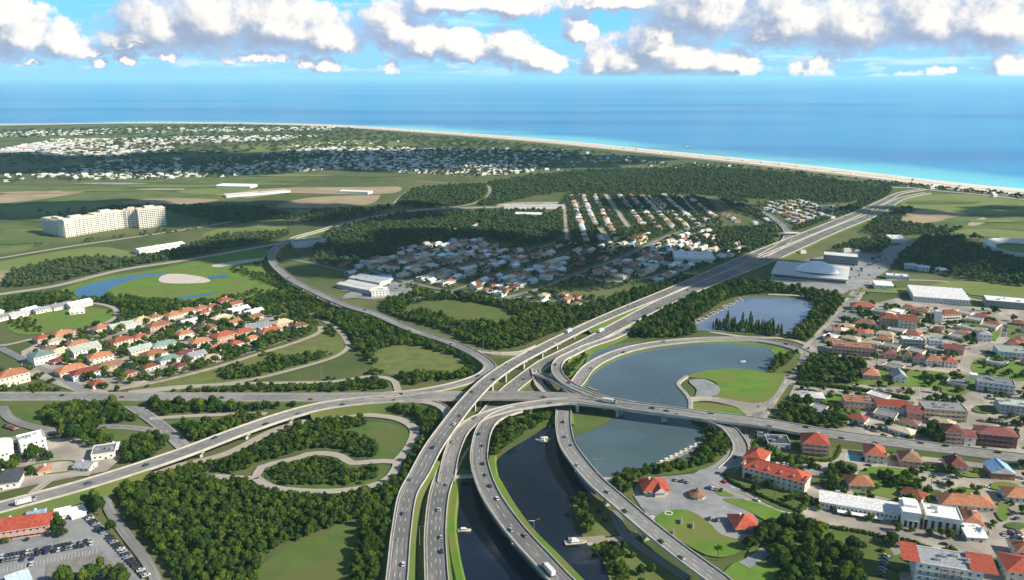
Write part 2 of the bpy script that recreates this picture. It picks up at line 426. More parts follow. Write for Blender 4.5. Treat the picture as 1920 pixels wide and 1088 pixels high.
strip_shore('beach_path', -62, -54, 0.28, mat('boardwalk', (0.30, 0.24, 0.19), 0.9))

# ------------------------------------------------------------------ fields, lawns and paved ground (pixel outlines dropped onto the ground plane)
for nm, m, s in [
    ('field', M_FIELD, '-40,352 120,350 300,346 420,352 520,360 470,372 300,384 120,402 -40,405'),
    ('field', M_FIELD, '-40,420 60,425 90,440 85,462 -40,476'),
    ('field', M_FIELDL, '-40,500 70,478 190,463 255,481 150,487 40,505 -40,512'),
    ('field', M_FIELD, '600,300 850,300 1000,306 820,322 640,316'),
    ('field', M_FIELD, '250,322 420,330 520,334 480,346 300,342 120,342'),
    ('field', M_FIELDL, '380,440 450,420 530,411 532,434 480,457 410,452'),
    ('field', M_TAN, '520,386 580,371 700,366 712,369 692,383 620,389 545,390'),
    ('field', M_TAN, '230,379 300,372 410,374 360,382 260,383'),
    ('field', M_TAN, '640,354 745,350 738,362 650,364'),
    ('field', M_TAN, '-40,372 60,360 160,358 90,372 0,382 -40,384'),
    ('field', M_FIELDL, '560,395 640,388 700,395 640,404 560,410'),
    ('field', M_FIELD, '-40,246 200,240 420,238 640,242 520,250 200,256 -40,262'),
    ('field', M_FIELDL, '420,275 640,262 760,268 700,280 520,288'),
    ('field', M_FIELD, '880,350 1060,322 1250,318 1420,322 1610,345 1640,358 1590,380 1420,376 1200,364 1000,366 900,384'),
    ('field', M_FIELDL, '1690,372 1780,364 1960,374 1960,400 1820,402 1710,392'),
    ('field', M_TAN, '1650,408 1740,394 1818,403 1790,413 1690,420'),
    ('field', M_FIELDL, '1770,432 1850,429 1960,440 1960,450 1850,444'),
    ('field', M_FIELD, '1700,445 1800,405 1960,404 1960,432 1860,428 1760,436'),
    ('field', M_DIRT, '1815,420 1842,408 1850,416 1826,424'),
    ('field', M_TAN, '-40,512 30,508 50,520 -40,532'),
    ('lawn', M_LAWN, '100,552 170,525 300,504 420,478 500,468 512,498 545,538 520,552 440,562 330,568 220,566 140,560'),
    ('lawn', M_LAWND, '530,488 580,492 640,500 655,512 600,524 560,515'),
    ('field', M_LAWND, '670,478 730,470 760,480 720,492 680,490'),
    ('field', M_LAWND, '830,500 900,493 950,500 880,512'),
    ('field', M_LAWND, '1040,538 1070,522 1140,520 1210,528 1150,540 1080,545'),
    ('field', M_LAWND, '1275,500 1320,493 1340,505 1310,516 1280,515'),
    ('lawn', M_LAWND, '756,588 778,573 830,565 900,570 950,584 970,600 925,609 850,607 785,601'),
    ('lawn', M_SCRUB, '690,668 760,645 850,668 884,684 872,704 800,708 720,702'),
    ('lawn', M_SCRUB, '240,735 330,705 470,670 560,640 630,618 655,650 600,680 480,715 350,735'),
    ('lawn', M_LAWN, '15,612 60,590 140,578 205,582 218,595 170,612 90,625 40,628'),
    ('lawn', M_LAWND, '15,770 60,762 105,764 90,792 60,800 20,790'),
    ('lawn', M_LAWND, '300,795 360,780 470,777 485,782 400,800 340,808'),
    ('lawn', M_LAWND, '195,808 250,806 300,822 270,835 210,828'),
    ('lawn', M_LAWND, '660,795 720,793 766,812 758,838 735,864 690,866 702,830 640,812'),
    ('lawn', M_LAWND, '496,892 520,868 580,852 650,866 720,876 705,905 620,918 540,914'),
    ('lawn', M_LAWND, '460,1110 500,1052 560,1016 640,985 674,976 676,1000 655,1110'),
    ('lawn', M_LAWND, '-40,985 80,955 200,905 210,918 150,945 -40,1010'),
    ('lawn', M_SCRUB, '108,990 150,980 158,1003 125,1012'),
    ('ground_paving', M_PLAZA, '-60,1035 60,1000 165,955 190,985 230,1040 290,1110 -60,1120'),
    ('ground_paving', M_PAVE, '1450,805 1490,720 1530,655 1600,580 1680,560 1800,575 1960,585 1960,860 1750,842 1560,818'),
    ('ground_paving', M_PAVE, '1410,830 1560,828 1960,872 1960,1120 1700,1120 1660,1020 1510,985 1400,930 1360,900'),
    ('ground_paving', M_PLAZA, '1178,915 1215,897 1300,890 1360,850 1395,835 1400,880 1365,905 1420,975 1430,1010 1395,1022 1250,1010 1200,950'),
    ('ground_paving', M_PLAZA, '1440,525 1500,490 1560,478 1690,460 1720,470 1630,530 1580,552 1500,540'),
    ('ground_paving', M_PAVE, '40,700 40,660 110,625 250,600 340,580 430,560 500,575 590,612 560,632 480,660 380,690 270,720 160,742'),
    ('ground_paving', M_PLAZA, '640,558 690,530 720,520 780,545 790,550 740,558 700,563'),
    ('ground_paving', M_PAVE, '0,862 60,830 160,818 240,850 200,885 60,912 -40,935 -40,880'),
    ('ground_paving', M_PAVE, '1060,364 1090,362 1095,390 1062,390'),
    ('ground_paving', M_TAN, '400,366 470,356 560,352 740,351 735,360 640,365 540,362 470,372'),
    ('field', M_FIELDL, '330,360 420,352 470,356 400,366'),
    ('field', M_FIELDL, '0,392 120,380 200,384 130,400 40,405'),
    ('field', M_LAWND, '200,398 330,390 420,394 340,404 230,408'),
]: sheet(nm, s, m, curved=nm != 'ground_paving')
for nm, m, s in [
    ('lawn', M_LAWN, '1600,712 1660,692 1830,708 1830,735 1740,728 1610,722'),
    ('lawn', M_LAWN, '1838,672 1960,690 1960,716 1832,706'),
    ('lawn', M_LAWN, '1815,596 1850,592 1872,605 1876,622 1862,640 1800,640 1770,628 1808,622'),
    ('lawn', M_SCRUB, '1896,606 1960,604 1960,642 1890,634'),
    ('lawn', M_LAWND, '1480,760 1500,742 1600,752 1600,800 1470,795'),
    ('lawn', M_LAWND, '1500,725 1510,690 1545,665 1625,690 1612,720'),
    ('lawn', M_LAWN, '1620,880 1700,882 1728,905 1720,945 1640,930 1600,925'),
    ('lawn', M_LAWND, '1400,1045 1440,1000 1480,972 1530,980 1660,1022 1665,1110 1430,1110'),
    ('lawn', M_LAWN, '1355,938 1400,940 1465,962 1482,976 1440,979 1400,958'),
    ('lawn', M_LAWN, '1338,918 1350,920 1376,932 1350,931'),
    ('lawn', M_LAWN, '1350,1110 1370,1062 1420,1052 1480,1110'),
    ('lawn', M_LAWND, '1415,845 1412,822 1450,814 1560,820 1575,840 1555,862 1480,858'),
    ('lawn', M_LAWND, '1385,890 1400,858 1430,848 1500,872 1500,882 1440,862'),
    ('lawn', M_LAWND, '1360,892 1400,880 1510,930 1500,962 1440,948'),
    ('lawn', M_LAWND, '1560,870 1605,872 1600,895 1570,920 1548,915'),
    ('lawn', M_FIELDL, '1590,545 1700,552 1830,555 1960,575 1960,545 1800,528 1720,540'),
    ('lawn', M_LAWND, '1440,532 1500,538 1580,552 1600,560 1500,552 1400,545'),
]: sheet(nm, s, m)
for x, y, w, h, m in [(60,362,110,3,M_TAN),(180,358,90,2,M_FIELDL),(330,350,120,3,M_FIELDL),(90,412,90,5,M_LAWND),(210,345,80,2,M_PAVE),(520,346,70,2,M_FIELDL),(300,356,60,2,M_DIRT),(620,398,40,4,M_LAWND),(450,404,60,4,M_FIELDL),(20,455,60,6,M_LAWND),(700,330,80,3,M_LAWND),(560,330,90,3,M_FIELDL),(420,322,120,3,M_FIELDL),(180,262,120,3,M_FIELDL),(560,270,90,2,M_FIELDL),(700,282,80,2,M_LAWND),(30,310,80,3,M_LAWND),(1330,352,30,2,M_TAN),(1480,356,50,2,M_DIRT),(1420,340,60,2,M_FIELDL),(1240,340,70,2,M_FIELDL),(1100,345,50,2,M_FIELDL),(1610,362,14,2,M_PAVE),(1630,352,10,2,M_PAVE),(1760,380,80,4,M_LAWND),(1880,388,50,4,M_FIELD),(1860,415,60,4,M_FIELDL),(60,250,80,2,M_LAWND),(330,246,120,2,M_FIELDL),(540,250,90,2,M_LAWND),(860,270,50,2,M_FIELDL),(1320,318,50,2,M_TAN),(480,436,40,7,M_SCRUB),(700,460,30,4,M_LAWND),(1370,445,25,3,M_LAWND),(1215,400,20,4,M_PAVE)]:  # narrow far field strips; their tones also paint sunlit bands between cloud shadows
    sheet('field', ' '.join('%.1f,%.1f' % (x + w*math.cos(a)*random.uniform(.6, 1.1), y + h*math.sin(a)*random.uniform(.6, 1.1)) for a in [i*math.pi/4 for i in range(8)]), m, curved=False)
for x, y, w, h in [(1575,700,20,7),(1700,668,26,6),(1745,675,22,5),(1790,735,30,8),(1560,748,26,8),(1690,760,30,6),(1760,770,30,6),(1850,770,30,8),(1720,815,40,8),(1860,815,40,9),(1700,860,34,8),(1760,880,30,8),(1830,890,30,9),(1880,915,28,9),(1745,930,26,10),(1800,925,26,8),(1600,960,40,6),(1700,980,30,8),(1830,1005,24,9),(1880,960,14,22),(1905,990,20,8),(1690,1060,26,16),(1870,1060,36,10),(1650,905,30,10),(1540,905,26,8),(1530,835,40,10),(1590,615,28,8),(1650,590,40,6),(1720,600,26,6),(1620,650,36,5)]:
    sheet('lawn', ' '.join('%.1f,%.1f' % (x + w*math.cos(a)*random.uniform(.75, 1.1), y + h*math.sin(a)*random.uniform(.75, 1.1)) for a in [i*math.pi/4 for i in range(8)]), random.choice((M_LAWND, M_LAWND, M_SCRUB, M_LAWN)))
LAKEN = '1085,742 1098,712 1125,686 1160,668 1210,654 1270,647 1350,643 1420,647 1450,655 1472,662 1466,682 1442,697 1380,695 1325,699 1292,709 1268,722 1282,738 1294,752 1296,772 1200,766 1130,755'
LAKES = '1062,772 1150,762 1296,768 1300,797 1318,805 1314,832 1290,857 1240,879 1165,895 1150,908 1122,926 1074,938 1072,960 1085,996 1110,1026 1130,1056 1170,1110 1062,1110 1006,1040 962,985 938,935 926,892 930,868 955,845 1000,818 1040,792'
CANALW = '862,902 900,882 928,888 944,940 970,992 1012,1044 1068,1110 860,1110 850,1050 845,990 850,940'
WAT = []
def water(name, s, m, z): 
    o, w = sheet(name, s, m, z=z); WAT.append(w)
    # low bank round the water
    b = MB(); n = len(w); c = np.mean(np.array(w), axis=0)
    ar = sum(w[i][0]*w[(i+1) % n][1] - w[(i+1) % n][0]*w[i][1] for i in range(n)); sg = 1 if ar > 0 else -1
    pr = []
    for i in range(n):
        t = Vector(w[(i+1) % n]) - Vector(w[i-1]); t.normalize(); nn = Vector((t.y, -t.x)) * sg
        p = Vector(w[i]); pr.append((p - nn*0.4, p + nn*0.9, p + nn*2.4))
    for i in range(n):
        A, B = pr[i], pr[(i+1) % n]
        b.quad((*A[0], z + .01), (*A[1], z + .55), (*B[1], z + .55), (*B[0], z + .01)); b.quad((*A[1], z + .55), (*A[2], z - .25), (*B[2], z - .25), (*B[1], z + .55))
    return o, b
o, b = water('lake_water', LAKEN, M_WATER, 0.52)
o, b = water('lake_water', LAKES, M_WATER, 0.56)
o, b = water('canal_water', CANALW, M_CANAL, 0.54)
sheet('canal_water', '926,892 930,868 955,845 1000,818 1040,792 1062,790 1085,840 1110,900 1120,925 1074,938 1072,960 1085,996 1110,1026 1130,1056 1170,1110 1062,1110 1006,1040 962,985 938,935', M_CANAL, z=0.60)
for nm, s, m in [('pond_water', '1296,614 1330,590 1385,562 1410,557 1480,559 1520,567 1524,577 1512,598 1490,622 1470,628 1330,622', M_POND),
                 ('lake_water', '1100,706 1102,676 1112,664 1140,653 1200,643 1212,650 1160,664 1125,682', M_WATER),
                 ('pond_water', '313,513 262,516 190,528 150,540 140,549 150,558 190,559 197,550 212,540 252,525 300,518', M_BLUE),
                 ('pond_water', '250,557 300,561 350,557 402,549 396,554 335,564 268,564', M_BLUE),
                 ('pond_water', '40,884 70,872 125,866 140,872 130,884 70,890', M_CANAL)]:
    o, b = water(nm, s, m, 0.53 + 0.01 * len(WAT))
    struct(link('lake_shore', b.mesh('lake_shore', [M_LAWND])))
def edge(s, m, w, h, name='lake_shore'):
    """raised bank along a line"""
    P = path_sample([(*p, 0) for p in WP(s)], 6); b = MB()
    T = np.gradient(P[:, :2], axis=0); T /= np.linalg.norm(T, axis=1)[:, None]; N = np.stack([-T[:, 1], T[:, 0]], 1)
    prof = [(-.5*w, .3), (-.28*w, h), (.28*w, h), (.5*w, .3)]
    for i in range(len(P) - 1):
        for (o0, z0), (o1, z1) in zip(prof, prof[1:]):
            b.quad((*(P[i, :2] + N[i]*o0), z0), (*(P[i+1, :2] + N[i+1]*o0), z0), (*(P[i+1, :2] + N[i+1]*o1), z1), (*(P[i, :2] + N[i]*o1), z1))
    return struct(link(name, b.mesh(name, [m])))
edge('926,900 955,950 994,1003 1037,1047 1098,1110', M_LAWN, 8.5, 3.2)
edge('926,845 922,868 930,915', M_LAWN, 7, 1.8)
edge('872,886 858,900 851,940 846,990 852,1045 866,1110', M_LAWN, 7, 2.4)
edge('1296,772 1303,797 1320,805 1316,832', M_LAWND, 4, 1.0)
edge('1320,643 1400,645 1440,650 1470,658', M_LAWN, 9, 1.0)
# grassy headlands and the garden by the lake stand a little proud of the water
for nm, m, s in [
    ('lawn', M_LAWN, '1288,708 1320,697 1380,693 1445,700 1470,706 1458,732 1440,752 1400,757 1352,757 1334,733 1345,722 1325,712'),
    ('lawn', M_LAWN, '1294,757 1350,760 1385,768 1402,778 1350,777 1294,769'),
    ('lawn', M_LAWN, '1446,656 1475,660 1470,668 1450,664'),
    ('lawn', M_LAWND, '1066,772 1110,765 1150,768 1150,780 1128,800 1090,815 1070,816'),
    ('lawn', M_LAWN, '1055,705 1062,685 1085,664 1112,655 1108,664 1092,682 1078,706'),
    ('lawn', M_LAWND, '920,868 925,835 935,800 985,778 1040,766 1038,785 1000,812 952,842'),
    ('lawn', M_SCRUB, '1074,940 1100,924 1130,943 1168,1000 1150,1006 1100,1012 1086,990'),
    ('lawn', M_SCRUB, '1108,1022 1180,1010 1245,1052 1290,1112 1165,1112 1130,1055'),
    ('lawn', M_LAWND, '1150,905 1210,882 1285,868 1325,838 1318,808 1362,815 1372,838 1340,872 1290,888 1205,902 1185,940 1195,945 1170,930'),
    ('lawn', M_LAWND, '1440,697 1452,678 1480,660 1500,664 1492,690 1472,704'),
    ('ground_paving', M_PLAZA, '1292,716 1318,712 1342,722 1350,735 1335,745 1305,746 1306,732'),
    ('ground_paving', M_PAVE, '1296,746 1340,746 1400,756 1440,760 1430,772 1400,778 1380,765 1330,754 1296,755'),
    ('lawn', M_LAWN, '1230,978 1240,964 1270,957 1300,963 1330,983 1352,1004 1392,1016 1396,1030 1362,1046 1325,1043 1285,1022 1255,1004'),
]: sheet(nm, s, m, z=0.62 + 0.03 * random.random() + _lay[0] * .1, curved=True)
sheet('pitch_path', '1283,1006 1286,1000 1300,998 1315,1001 1317,1008 1308,1014 1294,1014', mat('infield_sand', (0.42, 0.34, 0.23), 0.95, .12, .5), z=0.76)
edge('1288,707 1270,722 1281,735 1293,752 1294,770', mat('riprap', (0.30, 0.29, 0.26), 0.9, .5, 1.2, detail=6), 5, 1.4)
for nm, s, m in [('ground_paving', '297,526 310,516 345,515 385,522 392,530 350,533 310,532', mat('pale_terrace', (0.5, .44, .40), .9)),
                 ('ground_paving', '402,497 485,485 494,488 414,502', M_CONC), ('pond_water', '392,519 424,516 428,520 398,523', M_BLUE),
                 ('ground_paving', '945,382 1060,380 1062,392 945,393', M_PAVE)]: sheet(nm, s, m, z=0.78)

# ------------------------------------------------------------------ roads
ROADS = {}
def road(key, spec, w, lanes, m=None, bridge=None, rails=(1, 1), label=None, name='road', lines=True, verge=0, step=7.0, cat='flyover', piers=34, shoulder=1.1):
    pts, fl = [], []
    zi = 0.26 + 0.011 * len(ROADS)
    for wd in spec.split():
        q = wd.split(','); z = float(q[2]) if len(q) > 2 and q[2] else 0.0
        z = max(z, zi) if z < 1 else z
        p = G(float(q[0]), float(q[1]), z)
        pts.append((p.x, p.y, z, float(q[3]) if len(q) > 3 and q[3] else w, 1.0 if len(q) > 4 else 0.0))
    P = path_sample(pts, step)
    T = np.gradient(P[:, :2], axis=0); T /= np.linalg.norm(T, axis=1)[:, None]
    N = np.stack([T[:, 1], -T[:, 0]], 1)           # right-hand side of travel
    sl = np.concatenate([[0], np.cumsum(np.linalg.norm(np.diff(P[:, :2], axis=0), axis=1))])
    m = m or M_ASPH
    def at(i, off, dz=0.0): return (P[i, 0] + N[i, 0]*off, P[i, 1] + N[i, 1]*off, P[i, 2] + dz)
    n = len(P); hi = P[:, 2] > 0.9
    b = MB()
    for i in range(n - 1):
        h0, h1 = P[i, 3]/2, P[i+1, 3]/2
        # three quads across so wear streaks follow the lanes
        b.quad(at(i, -h0), at(i, h0), at(i+1, h1), at(i+1, -h1), 0, [(-h0, sl[i]), (h0, sl[i]), (h1, sl[i+1]), (-h1, sl[i+1])])
        if hi[i] or hi[i+1]:
            br = P[i, 4] > .5
            if br:
                for sgn in (-1, 1): b.quad(at(i, sgn*h0), at(i+1, sgn*h1), at(i+1, sgn*(h1-.8), -1.7), at(i, sgn*(h0-.8), -1.7), 1)
                b.quad(at(i, -h0+.8, -1.7), at(i+1, -h1+.8, -1.7), at(i+1, h1-.8, -1.7), at(i, h0-.8, -1.7), 1)
            else:
                for sgn in (-1, 1):
                    s0, s1 = P[i, 2]*1.15, P[i+1, 2]*1.15
                    b.quad(at(i, sgn*h0), at(i+1, sgn*h1), at(i+1, sgn*(h1+s1), -P[i+1, 2]+.1), at(i, sgn*(h0+s0), -P[i, 2]+.1), 2)
        elif verge:
            for sgn in (-1, 1):
                b.quad(at(i, sgn*h0), at(i+1, sgn*h1), at(i+1, sgn*h1, .13), at(i, sgn*h0, .13), 1)
                b.quad(at(i, sgn*h0, .13), at(i+1, sgn*h1, .13), at(i+1, sgn*(h1+verge), .13), at(i, sgn*(h0+verge), .13), 3)
                b.quad(at(i, sgn*(h0+verge), .13), at(i+1, sgn*(h1+verge), .13), at(i+1, sgn*(h1+verge), -.3), at(i, sgn*(h0+verge), -.3), 3)
    mats = [m, M_CONC, M_LAWND, M_PAVE]
    if label:
        mid = P[n // 2]; root = link(name, None, None, (mid[0], mid[1], 0)); thing(root, label, cat); inv = Vector((-mid[0], -mid[1], 0))
    else:
        root = None; inv = Vector((0, 0, 0))
    deck = link('road_deck' if label else name, b.mesh(name, mats), root, inv)
    if not label: struct(deck); par, pl = deck, Vector((0, 0, 0))
    else: par, pl = root, inv
    # parapets
    for sgn, on in zip((-1, 1), rails):
        if not on: continue
        b = MB()
        for i in range(n - 1):
            h0, h1 = sgn*(P[i, 3]/2 - .05), sgn*(P[i+1, 3]/2 - .05); o0, o1 = h0 + sgn*.42, h1 + sgn*.42
            b.quad(at(i, h0, -.02), at(i+1, h1, -.02), at(i+1, h1, .95), at(i, h0, .95))
            b.quad(at(i, h0, .95), at(i+1, h1, .95), at(i+1, o1, .95), at(i, o0, .95))
            b.quad(at(i, o0, .95), at(i+1, o1, .95), at(i+1, o1, -.9), at(i, o0, -.9))
        link('parapet', b.mesh('parapet', [M_CONC]), par, pl)
    if lines:
        b = MB(); lw = .11
        def rib(i, j, o0, o1, o2, o3):
            b.quad(at(i, o0, .03), at(i, o1, .03), at(j, o3, .03), at(j, o2, .03))
        for i in range(n - 1):
            for sgn in (-1, 1):
                e0, e1 = sgn*(P[i, 3]/2 - shoulder), sgn*(P[i+1, 3]/2 - shoulder)
                rib(i, i+1, e0 - lw, e0 + lw, e1 - lw, e1 + lw)
        d = 0.0
        for k in range(1, lanes):
            s = random.uniform(0, 6)
            while s < sl[-1] - 5:
                i = min(int(np.searchsorted(sl, s)), n - 2); i = max(i - 1, 0)
                f0 = (s - sl[i]) / max(sl[i+1] - sl[i], .01); L = 4.0 if lanes > 2 or w > 9 else 3.0; f1 = f0 + L / max(sl[i+1] - sl[i], .01)
                A = P[i] + (P[i+1]-P[i])*f0; B = P[i] + (P[i+1]-P[i])*min(f1, 1.6)
                wi = A[3] - 2*shoulder; o = -wi/2 + wi*k/lanes
                nn = N[i]
                b.quad((A[0]+nn[0]*(o-lw), A[1]+nn[1]*(o-lw), A[2]+.03), (A[0]+nn[0]*(o+lw), A[1]+nn[1]*(o+lw), A[2]+.03), (B[0]+nn[0]*(o+lw), B[1]+nn[1]*(o+lw), B[2]+.03), (B[0]+nn[0]*(o-lw), B[1]+nn[1]*(o-lw), B[2]+.03))
                s += 11.0
        link('lane_marking', b.mesh('lane_marking', [M_LINE]), par, pl)
    ROADS[key] = dict(P=P, N=N, T=T, sl=sl, w=w, lanes=lanes, root=par, inv=pl, label=label, piers=piers, sh=shoulder)
    return ROADS[key]

B_ = ',,1'     # flag: carried on piers
road('A1', '741,1110,4,11 744,1088,4,11 753,994,4,11 766,924,5,11.4 786,889,6 812,840,8,,1 850,787,11,,1 886,743,12.5,,1 919,711,12.5,,1 965,680,11,,1 1020,651,9,,1 1062,630,7,,1 1110,607,4.5 1180,577,3,14 1260,545,2.5,17 1410,480,2.5,19 1500,444,2.5,19 1560,420,2.5,19 1620,395,2.5,18 1660,376,2,16 1690,362,1.5 1730,356,1', 12.6, 3, M_ASPHD, label='left carriageway of the motorway, three lanes, sweeping from bottom centre to the coast', name='motorway', cat='motorway', shoulder=1.3)
road('A2', '822,1110,3.5,12 819,1088,3.5,12 817,1049,3.5,12 816,995,3.5,12 824,924,3.5,12.4 833,897,3.2,13 845,868,3,13.6 863,837,2.6 888,806,2 908,785,1.7 928,763,1.5 952,735,1.5 981,711,1.8 1022,681,2.5 1050,667,3 1110,637,3 1150,616,3,16 1270,555,2.5,20 1440,486,2.5,22 1560,433,2.5,22 1640,401,2.5,20 1690,373,2 1740,362,1.5', 14.5, 4, M_ASPHD, label='right carriageway of the motorway, passing under the crossing flyovers and running to the coast', name='motorway', cat='motorway', shoulder=1.3)
road('B', '1075,1110,9,,1 1052,1088,9,,1 1016,1049,9,,1 977,1007,9,,1 944,965,9,,1 918,924,9,,1 905,892,9,,1 898,861,9,,1 900,836,9,,1 908,805,9,,1 922,787,9,,1 946,775,9,,1 972,767,9,,1', 11.5, 2, M_ASPHD, label='curved two lane bridge over the dark canal, tall pier standing in the water', name='bridge', cat='bridge', piers=48)
road('E', '836,905,3.4 842,872,4 850,842,5 868,806,7.5,,1 895,786,8.8,,1 930,773,9.2,,1 972,763,9.2,,1 1014,757,9.2,,1 1066,752,9.2,,1 1120,757,9.2,,1 1200,766,9.2,,1 1285,776,9,,1 1333,787,7.5,,1 1364,802,5,,1 1381,821,2.5 1389,838,0.9 1384,860,.4 1360,884,.3', 10.5, 2, M_ASPH, label='curving flyover crossing above the motorway and bending down to the lake car park', name='flyover', rails=(1, 1), piers=36)
road('C', '1372,1110,9,,1 1347,1088,9,,1 1307,1059,9,,1 1266,1028,9,,1 1213,986,9,,1 1164,944,9,,1 1117,903,9,,1 1084,864,8,,1 1065,836,6.5,,1 1057,805,4.5,,1 1056,780,3 1059,757,2.2 1069,732,2 1083,717,2 1104,690,2 1145,667,2 1198,651,2 1260,642,2 1333,637,1.6 1400,637,1.2 1440,641,.9 1485,651,.6 1512,664,.4', 11.5, 3, M_ASPH, label='long ramp over the water, then curving round the north shore of the lake', name='bridge', cat='bridge', piers=46)
road('D', '-60,744,4 0,744,4 150,744,4 350,745,4 550,746,4.5 700,745,6 780,744,7,,1 868,743,7,,1 950,742,8.2,,1 1020,744,8.8,,1 1083,747,9,,1 1145,755,9,,1 1208,765,9,,1 1271,773,9,,1 1333,781,8.6,,1 1417,791,8,,1 1470,800,7,,1 1557,815,5 1703,834,3.5 1800,846,3 1920,861,3 1980,869,3', 15.5, 4, M_ASPH, label='east to west highway crossing the whole view and bridging the motorway and the lake', name='highway', cat='highway', piers=36)
road('Sx', '-60,968,6 0,952,6 166,907,6.5 333,853,7,,1 458,806,7,,1 541,778,6.5,,1 604,762,6.2 680,752,6.2 760,746.5,6.6', 14, 3, M_ASPH, label='diagonal viaduct on short piers rising from the lower left to join the highway', name='viaduct', cat='viaduct', piers=34)
road('F', '1000,387,1 950,388.5,1 880,390,1 800,393,1 720,404,1.2 650,418,1.5 600,433,2 560,444,3 530,458,5 512,472,6 510,487,7,,1 520,502,7,,1 550,526,7,,1 588,546,7,,1 628,564,7,,1 665,578,6 700,588,5 775,620,4 850,645,4.5 897,668,6 919,688,7 908,702,7 888,711.5,7 847,724,6.5 784,736,6.4 720,742,6.2', 10.5, 2, M_ASPH, label='winding ramp coming from the upper left fields, bending by the motorway into the highway', name='ramp', cat='ramp', piers=40)
road('G2', '1190,612,2.6 1153,632,3 1104,649,4 1072,664,5.5,,1 1051,675,7,,1 1043,690,8,,1 1047,703,8.6,,1 1064,719,8.8,,1 1094,734,8.8,,1 1140,750,8.8,,1 1190,760,8.8,,1', 8.5, 2, M_ASPH, label='tight pale connector loop hugging the green bank where the motorway meets the lake', name='ramp', cat='ramp', piers=30)
road('G3', '1004,701,2.4 1020,705,4.5,,1 1040,712,6.5,,1 1060,724,8,,1 1085,735,8.6,,1 1120,747,8.7,,1 1150,755,8.7,,1', 8, 2, M_ASPH, label='short connector between the motorway and the highway bridge, beside the lake loop', name='ramp', cat='ramp', piers=30)
road('G4', '1003,692,2.5 1006,706,2 1011,722,1.6 1026,738,1.4 1046,752,1.3', 6.5, 1, M_ASPHL, name='slip_road', rails=(1, 1))
road('K', '680,753,6 770,752,6 812,757,6 835,768,6 842,781,6.2 838,797,6.8 826,818,7.2', 7.5, 1, M_ASPHL, label='narrow slip ramp bending off the highway down to the left motorway carriageway', name='ramp', cat='ramp')
road('F2', '868,653,3.6 905,661,3.2 940,664,2.6 978,662,1.6 1010,650,1.2', 7, 1, M_ASPHL, name='slip_road')
road('M7', '1316,370,.5 1370,378,.5 1420,393,.5 1455,412,.8 1476,432,1.5 1476,448,2.2 1460,463,2.4 1430,480,2.5', 14, 3, M_ASPH, label='sweeping ramp that curves round the suburb and merges with the far motorway', name='ramp', cat='ramp')
road('FW', '1440,441,.6 1470,437,6,,1 1500,437,.6', 6, 1, M_ASPHL, lines=False, label='small overpass crossing the far sweeping ramp', name='overpass', cat='overpass', piers=60)
# roads lying on the ground
GR = dict(rails=(0, 0))
road('H', '1384,850 1392,826 1401,805 1425,770 1460,720 1488,690 1505,672 1523,650 1557,613 1586,578 1633,517 1675,478 1712,449', 9.5, 2, M_ASPH, verge=3.2, name='avenue_road', **GR)
road('T', '1512,650 1530,658 1557,665 1654,686 1751,699 1824,706 1920,716 1980,722', 9, 2, M_ASPHL, verge=2, name='street', **GR)
road('U', '1470,716 1520,722 1600,728 1700,738 1800,748 1920,763 1980,770', 8, 2, M_ASPHL, verge=2, name='street', **GR)
road('V', '1388,824 1410,836 1460,848 1557,866 1606,872 1703,889 1800,906 1920,922 1980,930', 8, 2, M_ASPH, verge=2, name='street', **GR)
road('Wst', '1345,900 1365,912 1421,938 1470,955 1508,972 1581,994 1703,1012 1800,1030 1850,1040 1880,1030 1888,1005 1880,970 1868,930 1855,900 1846,860', 8, 2, M_ASPH, verge=2, name='street', **GR)
road('X1', '1575,842 1560,870', 9, 2, M_ASPH, name='street', **GR)
road('X2', '1816,655 1817,700 1834,770 1840,800', 9, 2, M_ASPH, verge=2, name='street', **GR)
road('X3', '1715,700 1722,760 1730,800', 7, 2, M_ASPH, name='street', **GR)
road('RG', '1586,567 1650,570 1713,575 1787,582 1846,594 1878,606 1883,622 1868,640 1816,654 1760,648 1700,640', 8.5, 2, M_ASPH, verge=2, name='street', **GR)
road('RG2', '1846,594 1900,598 1980,604', 8.5, 2, M_ASPH, name='street', **GR)
road('TE', '1440,552 1520,556 1586,567', 6, 2, M_ASPHL, name='street', **GR)
road('UE', '1640,545 1760,550 1860,568 1980,586', 6, 2, M_ASPHL, name='street', **GR)
road('PK', '1330,622 1400,632 1480,636 1522,650', 6, 2, M_ASPHL, name='street', **GR)
road('ST', '1600,528 1690,525 1760,527 1860,535 1980,548', 6, 2, M_ASPHL, name='street', **GR)
road('M1', '-60,562 0,552 100,537 225,507 340,489 450,470 520,457 570,446', 12, 2, M_ASPHL, name='country_road', **GR)
road('M2', '-60,493 0,484 120,464 250,445 350,430 440,415', 9, 2, M_ASPHL, name='country_road', **GR)
road('M3', '735,386 755,366 780,354 850,348 905,346 918,362 905,376 870,386 830,391', 7, 2, M_ASPHL, name='country_road', lines=False, **GR)
road('M4', '780,340 900,345 960,335 1050,325', 6, 2, M_ASPHL, name='country_road', lines=False, **GR)
road('L1', '-60,630 0,648 60,636 130,622 190,608 216,596 218,582 200,573 160,568 110,572', 6, 2, M_ASPHL, name='lane_road', lines=False, **GR)
road('L2', '0,652 60,682 110,705 150,728 175,742', 8, 2, M_ASPH, name='street', lines=False, **GR)
road('L3', '165,738 220,730 300,715 400,690 480,665 560,640 600,622 600,612', 6, 2, M_DIRT, name='dirt_road', lines=False, **GR)
road('L4', '120,668 200,640 270,615 340,600', 6, 2, M_ASPH, name='street', lines=False, **GR)
road('L5', '150,700 230,678 330,652 430,630 500,607 540,590', 6, 2, M_ASPH, name='street', lines=False, **GR)
road('L6', '240,735 330,725 440,717 560,690 630,668 652,652 648,636 630,615 605,600', 5, 2, M_ASPHL, name='lane_road', lines=False, **GR)
